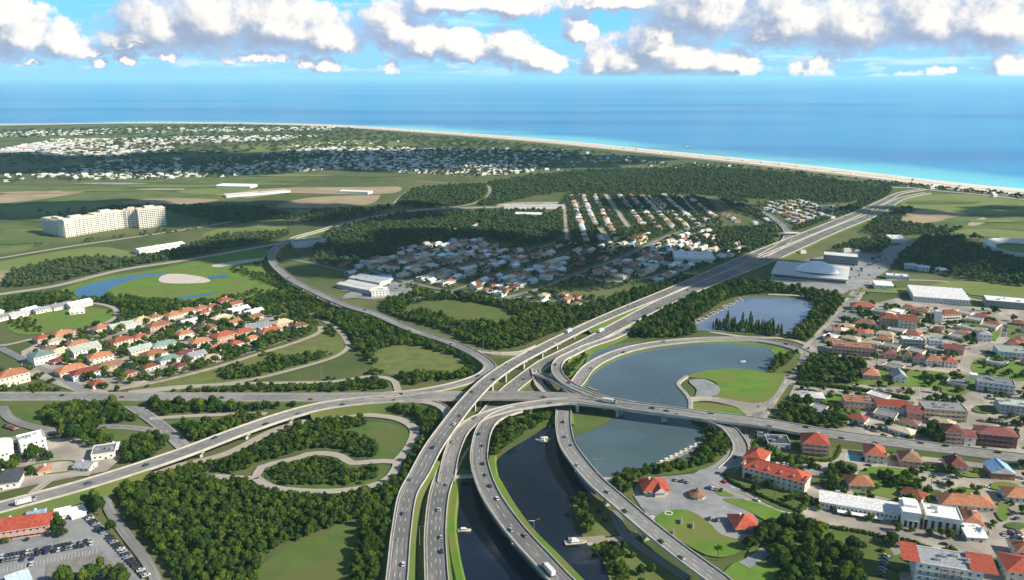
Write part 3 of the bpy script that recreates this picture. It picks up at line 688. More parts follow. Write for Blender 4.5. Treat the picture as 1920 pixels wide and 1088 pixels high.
road('L7', '250,738 400,722 520,718 620,716 700,706 735,712 745,728 747,738', 6, 2, M_ASPHL, name='lane_road', lines=False, **GR)
road('L8', '452,566 500,550 548,541', 5, 2, M_ASPHL, name='lane_road', lines=False, **GR)
road('L9', '575,592 610,582 640,570', 5, 2, M_ASPHL, name='lane_road', lines=False, **GR)
road('Q1', '232,752 270,775 310,805 345,838', 11, 2, M_ASPH, name='street', **GR)
road('Q2', '345,838 320,818 280,806 200,800 110,808 40,820 -40,832', 8, 2, M_ASPH, name='street', **GR)
road('Q3', '280,785 360,780 460,776 500,776', 6, 2, M_ASPHL, name='lane_road', lines=False, **GR)
road('Q4', '0,755 20,785 60,800 100,808', 8, 2, M_ASPH, name='street', lines=False, **GR)
road('Q5', '-40,985 60,960 130,942 175,930', 6, 2, M_ASPHL, name='lane_road', lines=False, **GR)
road('Q6', '215,895 198,925 205,955 235,1000 280,1060 300,1110', 6, 2, M_ASPH, name='lane_road', lines=False, **GR)
road('Q7', '60,925 105,895 170,888', 6, 2, M_ASPHL, name='lane_road', lines=False, **GR)
road('Q8', '215,898 300,880 420,852 520,805 600,784 680,778 745,785 776,803 772,830 748,862 742,866', 7.5, 2, M_ASPHL, name='park_road', lines=False, **GR)
road('Q9', '390,892 440,896 478,895 490,876 560,858 575,852 610,850 640,856 660,868 690,866 742,866 740,882 715,905 640,920 560,920 505,912 480,896', 6.5, 2, M_ASPHL, name='park_road', lines=False, **GR)
road('V1', '640,560 700,553 760,530 860,500 960,478 1060,450', 7, 2, M_ASPH, name='street', lines=False, **GR)
road('V2', '690,505 760,528 840,545 940,560 1000,556', 7, 2, M_ASPH, name='street', lines=False, **GR)
road('V3', '850,545 920,520 1000,498 1060,480', 6, 2, M_ASPH, name='street', lines=False, **GR)
road('V4', '940,560 1000,545 1090,510 1160,485 1260,440 1340,420', 8, 2, M_ASPH, name='street', lines=False, **GR)
road('V5', '1080,515 1140,528 1200,524 1260,512 1340,516', 5, 2, M_ASPHL, name='street', lines=False, **GR)
road('V6', '640,545 780,545 860,552 960,565 1050,565', 6, 2, M_ASPH, name='street', lines=False, **GR)
road('V7', '760,568 800,556 850,548', 6, 2, M_ASPH, name='street', lines=False, **GR)
road('V8', '540,485 600,497 650,508 700,512', 6, 2, M_ASPH, name='street', lines=False, **GR)
for i, (a, b_) in enumerate([('1135,364', '1180,428'), ('1215,366', '1250,400'), ('1275,366', '1310,405'), ('1058,392', '1064,455'), ('1125,428', '1145,455'), ('1062,393', '1330,396'), ('1160,470', '1062,475')]):
    road('V9%d' % i, a + ' ' + ','.join(str((float(p)+float(q))/2) for p, q in zip(a.split(','), b_.split(','))) + ' ' + b_, 9 if i in (0, 4) else 6, 2, M_ASPHL, name='street', lines=False, **GR)
road('J', '1100,1018 1150,1012 1186,1003 1196,1000', 5, 2, M_PAVE, name='path', lines=False, **GR)
road('J2', '1150,957 1162,985 1172,1003 1215,1035 1290,1085', 6, 2, M_ASPH, name='street', lines=False, **GR)
road('J3', '1395,1060 1420,1045 1440,1030', 7, 2, M_PLAZA, name='path', lines=False, **GR)
road('CX', '1640,352 1700,352 1760,358 1850,366 1980,382', 16, 4, M_ASPHL, name='coast_road', lines=False, **GR)

# piers under the elevated decks: skip where a lower road passes
ALLP = np.concatenate([np.c_[r['P'][:, :3], np.full(len(r['P']), r['w']), np.full(len(r['P']), i)] for i, r in enumerate(ROADS.values())])
for ri, (key, r) in enumerate(ROADS.items()):
    P = r['P']
    if not r['label']: continue
    s = 16.0
    while s < r['sl'][-1]:
        i = int(np.searchsorted(r['sl'], s)); i = min(i, len(P) - 1)
        if P[i, 4] > .5 and P[i, 2] > 3.0:
            oth = ALLP[(ALLP[:, 4] != ri) & (ALLP[:, 2] < P[i, 2] - 1.2)]
            d = np.hypot(oth[:, 0] - P[i, 0], oth[:, 1] - P[i, 1]) - oth[:, 3] / 2
            if d.min() > 3.2:
                h = P[i, 2] - 1.7; b = MB(); w = P[i, 3]
                a = math.atan2(r['T'][i, 1], r['T'][i, 0])
                b.box(-1.1, 1.1, -w*.20, w*.20, -1.5, h - 1.0)
                # flared hammerhead
                for sg in (-1, 1):
                    b.quad((-1.1, sg*w*.20, h - 2.2), (1.1, sg*w*.20, h - 2.2), (1.1, sg*w*.42, h - .6), (-1.1, sg*w*.42, h - .6))
                b.box(-1.15, 1.15, -w*.42, w*.42, h - 1.0, h + .1)
                link('pier', b.mesh('pier', [M_CONC]), r['root'], r['inv'] + Vector((P[i, 0], P[i, 1], 0)), a)
                s += r['piers']; continue
            s += 5; continue
        s += 7
# ------------------------------------------------------------------ buildings
WINM, FOOT = {}, []                   # shared window meshes; footprints kept clear of trees
def winmesh(w, h):
    k = (round(w, 1), round(h, 1))
    if k not in WINM:
        b = MB(); t = .12
        b.box(-w/2, w/2, -.07, .06, -h/2, -h/2 + t, 1); b.box(-w/2, w/2, -.07, .06, h/2 - t, h/2, 1)
        b.box(-w/2, -w/2 + t, -.07, .06, -h/2 + t, h/2 - t, 1); b.box(w/2 - t, w/2, -.07, .06, -h/2 + t, h/2 - t, 1)
        b.box(-w/2 + t, w/2 - t, -.02, .06, -h/2 + t, h/2 - t, 0)
        WINM[k] = b.mesh('window', [M_GLASS, M_FRAME])
    return WINM[k]
DOORM = None
def roof_mesh(kind, L, d, h, rh, o, rc, wc):
    b = MB(); x0, x1, y0, y1 = -L/2 - o, L/2 + o, -o, d + o
    t = .28
    if kind == 'hip':
        k = min(L, d)/2 + o
        if L >= d: r0, r1 = (x0 + k, d/2), (x1 - k, d/2)
        else: r0, r1 = (0, y0 + k), (0, y1 - k)
        A, Bq, C, D = (x0, y0, h), (x1, y0, h), (x1, y1, h), (x0, y1, h)
        p, q = (*r0, h + rh), (*r1, h + rh)
        if L >= d:
            b.quad(A, Bq, q, p); b.tri(Bq, C, q); b.quad(C, D, p, q); b.tri(D, A, p)
        else:
            b.tri(A, Bq, p); b.quad(Bq, C, q, p); b.tri(C, D, q); b.quad(D, A, p, q)
        b.quad((x0, y0, h - t), (x1, y0, h - t), (x1, y0, h), (x0, y0, h), 1); b.quad((x1, y0, h - t), (x1, y1, h - t), (x1, y1, h), (x1, y0, h), 1)
        b.quad((x1, y1, h - t), (x0, y1, h - t), (x0, y1, h), (x1, y1, h), 1); b.quad((x0, y1, h - t), (x0, y0, h - t), (x0, y0, h), (x0, y1, h), 1)
        b.quad((x0, y1, h - t), (x1, y1, h - t), (x1, y0, h - t), (x0, y0, h - t), 1)
        # ridge tiles
        b.cyl(p, q, .22, .22, 5) if (Vector(p) - Vector(q)).length > .5 else None
    elif kind in ('gable', 'gablex'):
        if kind == 'gable':      # ridge along the front
            p, q = (x0, d/2, h + rh), (x1, d/2, h + rh)
            b.quad((x0, y0, h), (x1, y0, h), q, p); b.quad((x1, y1, h), (x0, y1, h), p, q)
            b.tri((x1, y0, h), (x1, y1, h), q, 1); b.tri((x0, y1, h), (x0, y0, h), p, 1)
        else:
            p, q = (0, y0, h + rh), (0, y1, h + rh)
            b.quad((x0, y1, h), (x0, y0, h), p, q); b.quad((x1, y0, h), (x1, y1, h), q, p)
            b.tri((x0, y0, h), (x1, y0, h), p, 1); b.tri((x1, y1, h), (x0, y1, h), q, 1)
        b.box(x0, x1, y0, y1, h - t, h - .01, 1)
        b.cyl(p, q, .2, .2, 5)
    elif kind == 'flat':
        b.box(x0 + o, x1 - o, y0 + o, y1 - o, h - .02, h + .18)
        p = .35
        for q in ((x0, x1, y0, y0 + p), (x0, x1, y1 - p, y1), (x0, x0 + p, y0 + p, y1 - p), (x1 - p, x1, y0 + p, y1 - p)): b.box(*q, h - .2, h + .8, 1)
    elif kind == 'slope':
        b.quad((x0, y0, h), (x1, y0, h), (x1, y1, h + rh), (x0, y1, h + rh)); b.quad((x0, y1, h - .2), (x1, y1, h - .2), (x1, y0, h - .2), (x0, y0, h - .2))
        b.quad((x0, y0, h - .2), (x1, y0, h - .2), (x1, y0, h), (x0, y0, h), 1); b.quad((x1, y0, h - .2), (x1, y1, h - .2), (x1, y1, h + rh), (x1, y0, h), 1)
        b.quad((x0, y1, h - .2), (x0, y0, h - .2), (x0, y0, h), (x0, y1, h + rh), 1); b.quad((x1, y1, h - .2), (x0, y1, h - .2), (x0, y1, h + rh), (x1, y1, h + rh), 1)
    elif kind == 'shed':       # long sheds: a row of shallow ridges
        n = max(2, int(d / 9)); s = (y1 - y0) / n
        for i in range(n):
            a = y0 + i*s
            b.quad((x0, a, h), (x1, a, h), (x1, a + s*.62, h + rh), (x0, a + s*.62, h + rh), i % 2 * 0)
            b.quad((x0, a + s*.62, h + rh), (x1, a + s*.62, h + rh), (x1, a + s, h), (x0, a + s, h), 2)
            b.tri((x1, a, h), (x1, a + s, h), (x1, a + s*.62, h + rh), 1); b.tri((x0, a + s, h), (x0, a, h), (x0, a + s*.62, h + rh), 1)
        b.box(x0, x1, y0, y1, h - t, h - .01, 1)
    return b.mesh('roof', [roofm(rc), M_FRAME if kind != 'flat' else wallm(wc), roofm('slate')])
def building(name, cat, label, o2, ang, L, d, h, roof='hip', wc='cream', rc='red', floors=2, rh=None, group=None, win=True, bal=False, over=.7, units=0, winw=1.5, spc=3.4, doors=1, chim=True, detail=True):
    """an Empty at the middle of the front edge; the depth runs away from the viewer"""
    root = link(name, None, None, (o2[0], o2[1], 0), ang)
    thing(root, label, cat, group)
    FOOT.append((o2[0] - math.sin(ang)*d/2, o2[1] + math.cos(ang)*d/2, ang, L/2, d/2))
    b = MB(); b.box(-L/2, L/2, 0, d, -1, h); link('wall', b.mesh('wall', [wallm(wc)]), root)
    if roof == 'flat': over = 0.15
    rh = rh if rh is not None else min(L, d) * .24
    rf = link('roof', roof_mesh(roof, L, d, h, rh, over, rc, wc), root)
    if not detail: return root
    fh = h / floors
    if win:
        n = max(1, int((L - 1.2) / spc)); cnt = 0
        m = winmesh(winw, min(1.5, fh*.5))
        for f in range(floors):
            for i in range(n):
                if cnt > 54: break
                if f == 0 and doors and i == n // 2: continue
                x = (i + .5) * (L - 1.0) / n - (L - 1.0)/2
                link('window', m, root, (x, -.03, f*fh + fh*.58)); cnt += 1
            nd = max(1, int((d - 1) / 4.2))
            for i in range(nd):
                y = (i + .5) * d / nd
                for sg in ((1, -1) if d < 20 else (1,)):
                    if cnt > 92: break
                    link('window', m, root, (sg*(L/2 + .03), y, f*fh + fh*.58), sg*math.pi/2); cnt += 1
    if doors:
        n = max(1, int((L - 1.2) / spc)); x = ((n // 2) + .5) * (L - 1.0) / n - (L - 1.0)/2
        b = MB(); b.box(-.75, .75, -.10, .05, 0, 2.3); b.box(-.6, .6, -.14, -.1, .1, 2.15, 1)
        link('door', b.mesh('door', [M_FRAME, mat('door_wood', (.14, .08, .05), .6)]), root, (x, 0, 0))
    if bal:
        for f in range(1, floors):
            b = MB(); b.box(-L/2 + .4, L/2 - .4, -1.5, -.02, f*fh - .18, f*fh); b.box(-L/2 + .4, L/2 - .4, -1.5, -1.36, f*fh, f*fh + .95, 1)
            link('balcony', b.mesh('balcony', [M_CONC, wallm(wc)]), root)
    if chim and roof in ('hip', 'gable') and h < 12:
        b = MB(); b.box(-.5, .5, -.5, .5, 0, 1.6); b.box(-.62, .62, -.62, .62, 1.6, 1.8)
        link('chimney', b.mesh('chimney', [wallm('white')]), rf, (L*random.uniform(-.25, .25), d*.58, h + rh*.6))
    for k in range(units):
        b = MB(); a = random.uniform(.8, 1.8); b.box(-a, a, -a*.7, a*.7, 0, 1.3); b.cyl((0, 0, 1.3), (0, 0, 1.5), a*.5, a*.5, 8)
        link('rooftop_unit', b.mesh('rooftop_unit', [M_STEEL]), rf, (random.uniform(-.4, .4)*L, random.uniform(.25, .75)*d, h + .18))
    return root
def bp(x1, y1, x2, y2, d, h, label, name='house', cat='house', **kw):
    p, q = G(x1, y1), G(x2, y2); mid = (p + q)/2
    return building(name, cat, label, mid, math.atan2(q.y - p.y, q.x - p.x), (q - p).length, d, h, **kw)
AB = dict(name='apartment_building', cat='apartments')
hotel = bp(1391, 899, 1507, 931, 15, 9.5, 'long three storey cream hotel with red tiled roof beside the car park by the lake', name='hotel', cat='hotel', roof='hip', wc='cream', rc='scarlet', floors=3, rh=4.6)
# rear wing of the hotel, dormers along its roof
b = MB(); b.box(-25, -12, 15, 34, -1, 8.5); link('wing_wall', b.mesh('wing_wall', [wallm('cream')]), hotel)
rm = roof_mesh('hip', 13, 19, 8.5, 4, .7, 'scarlet', 'cream'); link('wing_roof', rm, hotel, (-18.5, 15.02, .01))
for i in range(6):
    b = MB(); b.box(-1.2, 1.2, 0, 3, 0, 1.5); b.quad((-1.5, -.3, 1.4), (0, -.3, 2.4), (0, 4, 2.4), (-1.5, 4, 1.4), 1); b.quad((0, -.3, 2.4), (1.5, -.3, 1.4), (1.5, 4, 1.4), (0, 4, 2.4), 1); b.tri((-1.2, 0, 1.5), (1.2, 0, 1.5), (0, 0, 2.3))
    link('dormer', b.mesh('dormer', [wallm('white'), roofm('red')]), hotel, (-21 + i*8.2, 1.6, 9.9))
bp(1504, 854, 1553, 859, 17, 9.5, 'bulky three storey red roofed building inside the oval block below the highway', roof='hip', wc='pink', rc='scarlet', floors=3, rh=5.5, bal=True, **AB)
bp(1440, 842, 1482, 844, 15, 4, 'low house with flat dark roofs in the oval block beside the red roofed building', roof='flat', wc='palegrey', rc='dark', floors=1, units=3)
bp(1420, 826, 1440, 828, 8, 3.5, 'small dark flat roofed pavilion at the left end of the oval block', roof='flat', wc='grey', rc='dark', floors=1, units=1)
bp(1621, 868, 1660, 873, 17, 6.5, 'cream villa with two red hipped roofs right of the side street below the highway', wc='cream', rc='red', rh=4.2)
bp(1688, 877, 1727, 881, 15, 5.6, 'villa with dark brown roof between two red roofed villas below the highway', wc='pink', rc='brown', rh=4.4)
bp(1778, 890, 1814, 893, 15, 6, 'tan villa with steep maroon roof on the street below the highway', wc='tan', rc='maroon', rh=4.6)
bp(1858, 900, 1902, 903, 14, 5.5, 'blue grey gabled house with a reddish porch near the right edge', roof='gablex', wc='terracotta', rc='blue', rh=4)
bp(1591, 922, 1637, 925, 13, 5.2, 'orange roofed house standing behind the long white station hall', wc='tan', rc='orange', floors=1, rh=4)
bp(1887, 944, 1962, 950, 13, 5, 'orange roofed house cut by the right edge above the parked cars', wc='white', rc='orange', floors=1, rh=3.6)
stn = bp(1536, 955, 1683, 980, 13, 5.6, 'long white single storey station hall with a row of square windows and flat white roof', name='station_hall', cat='hall', roof='slope', wc='white', rc='palegrey', floors=1, rh=.7, spc=2.4, winw=1.3, doors=0)
b = MB(); b.box(-12, 14, -4.5, -.05, 2.3, 2.6); [b.cyl((x, -4, 0), (x, -4, 2.3), .14, .14, 6) for x in (-11, -3, 5, 13)]
link('entrance_canopy', b.mesh('entrance_canopy', [wallm('white')]), stn)
# white civic building with tall recessed bays and a square tower block
ch = bp(1734, 995, 1801, 1005, 15, 9.5, 'white civic building with tall dark window bays and a square corner block', name='civic_building', cat='civic building', roof='flat', wc='white', rc='palegrey', floors=1, win=False, doors=0, units=2)
b = MB(); b.box(-22.5, -12.8, -.6, 15.5, -1, 10.6); b.box(-22.8, -12.5, -.9, 15.8, 10.6, 11.0); b.box(-21.5, -14, 5, 14, 11, 12.6); link('corner_block', b.mesh('corner_block', [wallm('white')]), ch)
for i in range(6):
    b = MB(); b.box(-.95, .95, -.04, .1, 1.2, 7.4, 0); b.box(-1.15, -.95, -.3, .1, 1.0, 7.6, 1); b.box(.95, 1.15, -.3, .1, 1.0, 7.6, 1); b.box(-.95, .95, -.3, .1, 7.4, 7.6, 1)
    link('window_bay', b.mesh('window_bay', [M_GLASS, wallm('white')]), ch, (-9.6 + i*3.8, 0, 0))
for i in range(3):
    b = MB(); b.box(-.8, .8, -.04, .1, .8, 5.2, 0); b.box(-1, 1, -.25, .1, 5.2, 5.5, 1); link('window_bay', b.mesh('window_bay', [M_GLASS, wallm('white')]), ch, (-20.4 + i*2.8, -.6, 0))
bp(1766, 956, 1866, 964, 14, 4.4, 'long low building with orange hipped roof behind the white civic building', wc='cream', rc='orange', floors=1, rh=4)
bp(1808, 991, 1842, 996, 16, 4.2, 'low brown roofed annex attached beside the white civic building', wc='pink', rc='terracotta', floors=1, rh=3)
bp(1812, 1018, 1849, 1020, 15, 4, 'small grey white gabled store below the white civic building', name='store', cat='store', roof='gable', wc='palegrey', rc='palegrey', floors=1, rh=2.2)
ap = bp(1712, 1096, 1838, 1118, 17, 13, 'four storey white apartment block with red roof ends and long balconies, bottom right', roof='flat', wc='white', rc='slate', floors=4, bal=True, units=6, **AB)
for x, w in ((-18.2, 8), (16.2, 12)):
    link('roof_end', roof_mesh('slope', w, 16.6, 13.9, .9, .4, 'scarlet', 'white'), ap, (x, .2, 0))
b = MB(); [b.box(x - .2, x + .2, -2.0, -1.55, 0, 13.3) for x in (-4, -1, 2, 5)]; [b.box(-4.2, 5.2, -2.0, -1.6, z, z + .3) for z in (3.2, 6.4, 9.6, 12.9)]
link('stair_frame', b.mesh('stair_frame', [wallm('pink')]), ap)
bp(1886, 1092, 1980, 1106, 18, 7, 'bright red roofed house at the bottom right corner', wc='cream', rc='scarlet', rh=4)
bp(1905, 1052, 1975, 1060, 12, 6, 'white two storey house with orange roof above the corner house', wc='white', rc='orange', rh=3)
bp(1561, 664, 1638, 671, 16, 8.5, 'long brown and white framed block with reddish flat roof beside the avenue', roof='flat', wc='pink', rc='terracotta', floors=3, bal=True, units=4, **AB)
bp(1617, 712, 1649, 715, 15, 5, 'isolated brown roofed house beside the dense square garden', wc='tan', rc='terracotta', rh=4.4, floors=1)
bp(1675, 718, 1700, 720, 15, 5.5, 'white house with grey gabled roof right of the isolated brown roofed house', roof='gablex', wc='white', rc='slate', rh=4)
bp(1501, 757, 1545, 760, 13, 6, 'white two storey villa with pale metal roof among trees by the avenue', wc='cream', rc='palegrey', rh=1.6)
bp(1583, 768, 1640, 772, 14, 7, 'long pinkish block with faded red flat roof left of the bright red roof', roof='flat', wc='pink', rc='terracotta', units=4, **AB)
bp(1643, 775, 1702, 780, 14, 7, 'long white block with bright red roof in the middle of the town row', roof='gable', wc='palegrey', rc='scarlet', rh=3, **AB)
bp(1701, 788, 1728, 791, 15, 6.5, 'two storey house with dark maroon roof between two long blocks', roof='gable', wc='pink', rc='maroon', rh=3.4)
bp(1731, 788, 1812, 794, 16, 9.5, 'three storey tan block with grey flat roof and stair tower', roof='flat', wc='tan', rc='slate', floors=3, units=6, bal=True, **AB)
bp(1769, 834, 1804, 837, 15, 10, 'dark red three storey house beside the highway with white balconies', wc='pink', rc='maroon', floors=3, rh=3.6, bal=True, **AB)
bp(1806, 837, 1828, 839, 13, 7, 'white walled house with plain maroon roof squeezed between two red blocks', roof='gable', wc='white', rc='maroon', rh=3.6)
bp(1833, 836, 1905, 843, 15, 10, 'long maroon three storey block with white balcony bands near the right edge', wc='maroon', rc='maroon', floors=3, rh=3, bal=True, **AB)
fl = bp(1830, 734, 1901, 744, 17, 9, 'pale three storey block with white tower at its left end', roof='flat', wc='palegrey', rc='slate', floors=3, bal=True, units=4, **AB)
b = MB(); b.box(-20, -14, 3, 9, 9.2, 13.5); link('stair_tower', b.mesh('stair_tower', [wallm('white')]), fl)
bp(1872, 778, 1932, 784, 15, 8.5, 'grey apartment block above the parked cars at the right edge', roof='flat', wc='grey', rc='greygreen', floors=3, units=4, **AB)
bp(1872, 673, 1930, 678, 22, 7, 'grey building with wide pale green flat roof behind the bright lawn', roof='flat', wc='palegrey', rc='greygreen', units=3, **AB)
bp(1650, 611, 1684, 614, 16, 9, 'wing of the red roofed complex with shaded balconies, upper town', wc='tan', rc='red', floors=3, rh=4, **AB)
bp(1684, 622, 1717, 625, 15, 13, 'tall cream block with red gabled roof and blank bright end wall, upper town', roof='gable', wc='cream', rc='red', floors=4, rh=4, bal=True, **AB)
bp(1766, 606, 1801, 604, 13, 9.5, 'cream block with red roof and balcony bands beside a white tower, upper town', wc='cream', rc='red', floors=3, rh=3.6, bal=True, **AB)
tw = bp(1752, 608, 1764, 609, 7, 14, 'plain white square tower beside the red roofed cream block', name='tower', cat='tower', roof='flat', wc='white', rc='palegrey', win=False, doors=0)
bp(1690, 653, 1733, 656, 13, 9, 'blue glass fronted office block with white floor bands', roof='flat', wc='slate', rc='palegrey', floors=3, bal=True, spc=2.6, winw=2.2, units=3, **AB)
bp(1741, 655, 1765, 657, 13, 9, 'white framed block next to the blue glass office', roof='flat', wc='white', rc='slate', floors=3, bal=True, units=2, **AB)
bp(1769, 664, 1806, 668, 11, 6, 'brown gabled house pair facing the ring street', roof='gable', wc='pink', rc='maroon', rh=3)
for i, (a, b_, rc, wc, t) in enumerate([((1657, 674), (1680, 676), 'maroon', 'pink', 'leftmost maroon roofed house of the row facing the wide street'), ((1691, 678), (1709, 680), 'brown', 'tan', 'narrow brown roofed house of the row, behind street trees'), ((1711, 682), (1733, 684), 'maroon', 'cream', 'dark roofed house in the middle of the row facing the wide street'), ((1735, 687), (1766, 689), 'terracotta', 'white', 'wide white house with orange red roof, second from the right in the row'), ((1769, 690), (1795, 692), 'red', 'white', 'white house with red hipped roof at the right end of the row')]):
    bp(*a, *b_, 11, 6, t, wc=wc, rc=rc, rh=3.6)
bp(1833, 641, 1858, 643, 12, 8, 'white villa with slate roof on the ring street lawn', wc='white', rc='slate', rh=3)
bp(1598, 583, 1641, 585, 14, 5.5, 'row of red roofs with a blue section beside the upper avenue', wc='white', rc='red', rh=3.4)
bp(1601, 615, 1641, 618, 13, 5.5, 'brown roofed house pair beside the upper avenue, behind trees', wc='tan', rc='brown', rh=3.8)
for i, (x, rc) in enumerate([(1563, 'terracotta'), (1578, 'cream'), (1593, 'orange'), (1608, 'red'), (1623, 'orange')]):
    bp(x, 628 + i*1.2, x + 14.4, 629 + i*1.2, 11, 4.5, ['reddish brown terrace house at the left end of the orange roofed terrace', 'cream roofed house, second in the orange roofed terrace', 'orange roofed house in the middle of the terrace by the avenue', 'red roofed house, fourth in the terrace by the avenue', 'pale orange house at the right end of the terrace by the avenue'][i], roof='gable', wc='cream', rc=rc, floors=1, rh=2.6)
bp(1587, 601, 1612, 602, 11, 4, 'low pale teal flat roofed hall beside the upper avenue', name='hall', cat='hall', roof='flat', wc='palegrey', rc='teal', floors=1)
bp(1712, 566, 1817, 574, 52, 7, 'large white ribbed factory shed beyond the ring street', name='factory_shed', cat='factory', roof='shed', wc='palegrey', rc='palegrey', floors=1, rh=2.2)
bp(1848, 576, 1960, 586, 26, 8, 'long low dark fronted warehouse at the right edge', name='warehouse', cat='warehouse', roof='flat', wc='slate', rc='palegrey', floors=2, units=4)
bp(1641, 543, 1674, 545, 22, 6, 'white depot with sawtooth roof beside the far end of the avenue', name='depot', cat='depot', roof='shed', wc='white', rc='palegrey', floors=1, rh=1.5)
bp(1662, 524, 1704, 527, 16, 5, 'low pale workshop beyond the white depot', name='workshop', cat='workshop', roof='flat', wc='palegrey', rc='palegrey', floors=1, units=3)
for i, (a, b_) in enumerate([((1695, 504), (1718, 506)), ((1720, 508), (1742, 510)), ((1753, 513), (1777, 514))]):
    bp(*a, *b_, 14, 5.5, ['leftmost of three pale houses at the edge of the right hand wood', 'middle one of three pale houses at the edge of the right hand wood', 'rightmost of three pale houses at the edge of the right hand wood'][i], wc='palegrey', rc='skyblue', rh=2)
bp(1672, 455, 1702, 456, 40, 5, 'flat pale depot at the head of the long avenue', name='depot', cat='depot', roof='flat', wc='palegrey', rc='palegrey', floors=1, units=2)
bp(1543, 494, 1608, 499, 26, 12, 'glass fronted office block with curved white roof behind the domed stadium', name='office_building', cat='office', roof='flat', wc='slate', rc='palegrey', floors=3, bal=True, spc=3, winw=2.4)
# domed sports hall
p, q = G(1447, 521), G(1587, 534); mid = (p + q)/2; ang = math.atan2(q.y - p.y, q.x - p.x); L = (q - p).length
st = thing(link('sports_hall', None, None, mid, ang), 'sports hall with a smooth white shell roof on a wide glazed base', 'sports hall'); FOOT.append((mid.x, mid.y + 40, ang, L/2, 45))
b = MB(); b.box(-L/2, L/2, 0, 78, -1, 6); b.box(-L/2 - 1.5, L/2 + 1.5, -1.5, 79.5, 6, 7); link('base', b.mesh('base', [wallm('palegrey')]), st)
for i in range(30):
    link('window', winmesh(3.0, 3.4), st, (-L/2 + 3.4 + i*(L - 6.8)/29, -.05, 3.2))
b = MB(); nu, nv = 24, 14
def shell(i, j):
    a = -1 + 2*i/nu; c = -1 + 2*j/nv
    w = math.sqrt(max(0, 1 - a*a))**.9
    return (a*L*.30 + 8, 36 + c*24*w, 7 + 13*(1 - a*a)**.9 * max(0, 1 - .85*c*c))
for i in range(nu):
    for j in range(nv): b.quad(shell(i, j), shell(i+1, j), shell(i+1, j+1), shell(i, j+1))
link('shell_roof', b.mesh('shell_roof', [mat('white_shell', (.78, .79, .80), .35, .04)], True), st)
b = MB(); [b.quad((x0, 80, 6.9), (x0 + 4, 80, 6.9), (x0 + 4, 92, .2), (x0, 92, .2)) for x0 in range(int(-L/2), int(L/2) - 4, 5)]
link('rear_steps', b.mesh('rear_steps', [M_CONC]), st)
# ring stadium at the right edge
c = G(1925, 470); rg = thing(link('stadium_ring', None, None, c), 'white ring shaped grandstand round a green pitch, cut by the right edge', 'stadium'); FOOT.append((c.x, c.y, 0, 66, 76))
b = MB(); n = 40
for i in range(n):
    a0, a1 = 2*math.pi*i/n, 2*math.pi*(i+1)/n
    for (r0, z0), (r1, z1) in (((40, 2), (56, 7)), ((56, 7), (57, 0))):
        b.quad((r0*math.cos(a0), 1.2*r0*math.sin(a0), z0), (r1*math.cos(a0), 1.2*r1*math.sin(a0), z1), (r1*math.cos(a1), 1.2*r1*math.sin(a1), z1), (r0*math.cos(a1), 1.2*r0*math.sin(a1), z0))
link('grandstand', b.mesh('grandstand', [wallm('palegrey')]), rg)
b = MB(); b.v = [(40*math.cos(2*math.pi*i/n), 48*math.sin(2*math.pi*i/n), 1) for i in range(n)]; b.f = [tuple(range(n))]; b.m = [0]; b.uv = [(0, 0)]*n
link('pitch', b.mesh('pitch', [M_LAWN]), rg)
# three plaza pavilions
pv = bp(1209, 931, 1252, 930, 15, 4, 'red hip roofed restaurant standing alone on the car park by the lake', name='restaurant', cat='restaurant', wc='cream', rc='scarlet', floors=1, rh=5, over=1.6)
link('front_gable', roof_mesh('gablex', 7, 8, 4.1, 3.2, .5, 'scarlet', 'cream'), pv, (2, -3, 0)); b = MB(); b.box(-1.3, 5.3, -2.6, 0, 0, 4.05); link('porch', b.mesh('porch', [wallm('cream')]), pv)
bp(1381, 1000, 1420, 999, 14, 3.6, 'bright orange hip roofed pavilion beside the sports lawn and park trees', name='pavilion', cat='pavilion', wc='tan', rc='scarlet', floors=1, rh=4.6, over=1.5)
p = G(1310, 938); kp = thing(link('pavilion', None, None, p), 'small weathered brown round pavilion in the middle of the car park', 'pavilion'); FOOT.append((p.x, p.y, 0, 8, 8))
b = MB(); b.cyl((0, 4, 0), (0, 4, 2.6), 5.2, 5.2, 10); link('wall', b.mesh('wall', [wallm('tan')]), kp)
b = MB(); b.cyl((0, 4, 2.6), (0, 4, 4.2), 6, 3, 10); b.cyl((0, 4, 4.2), (0, 4, 6.6), 2.6, .3, 10); link('roof', b.mesh('roof', [roofm('brown')]), kp)
# far warehouses and the slab of flats on the left
for x1, y1, x2, y2, d, h, t in [(405, 352, 470, 353.5, 36, 4.5, 'long pale factory hall with blue grey roof beyond the brown fields'), (425, 371, 492, 366, 30, 4, 'white ribbed factory on the far green fields'), (492, 366, 545, 361, 22, 4, 'low white factory annex right of the ribbed factory'), (636, 363, 690, 365, 26, 5, 'pale warehouse on the tan yard, far centre left'), (945, 393, 1060, 392, 18, 6, 'very long white station shed beside the far highway')]:
    bp(x1, y1, x2, y2, d, h, t, name='factory_hall', cat='factory', roof='shed' if d > 30 else 'flat', wc='white', rc='palegrey', floors=1, rh=2, win=False, doors=0, detail=True)
bp(262, 478, 347, 464, 18, 6.5, 'long low white hall on the green field below the big apartment slab', name='hall', cat='hall', roof='gable', wc='white', rc='white', floors=2, rh=2)
bp(965, 408, 1015, 409, 26, 6, 'white school with several wings near the far station shed', name='school', cat='school', roof='flat', wc='white', rc='palegrey', floors=2)
bp(553, 466, 612, 460, 22, 9, 'pale grey block beside the bend of the winding ramp', roof='flat', wc='palegrey', rc='slate', floors=3, units=4, **AB)
bp(1265, 492, 1340, 494, 44, 7, 'large white supermarket in the middle village near the motorway', name='supermarket', cat='shop', roof='flat', wc='white', rc='palegrey', floors=1, units=5, doors=0)
bp(697, 558, 730, 556, 14, 8, 'white three storey corner block by the winding ramp', roof='flat', wc='white', rc='palegrey', floors=3, units=2, **AB)
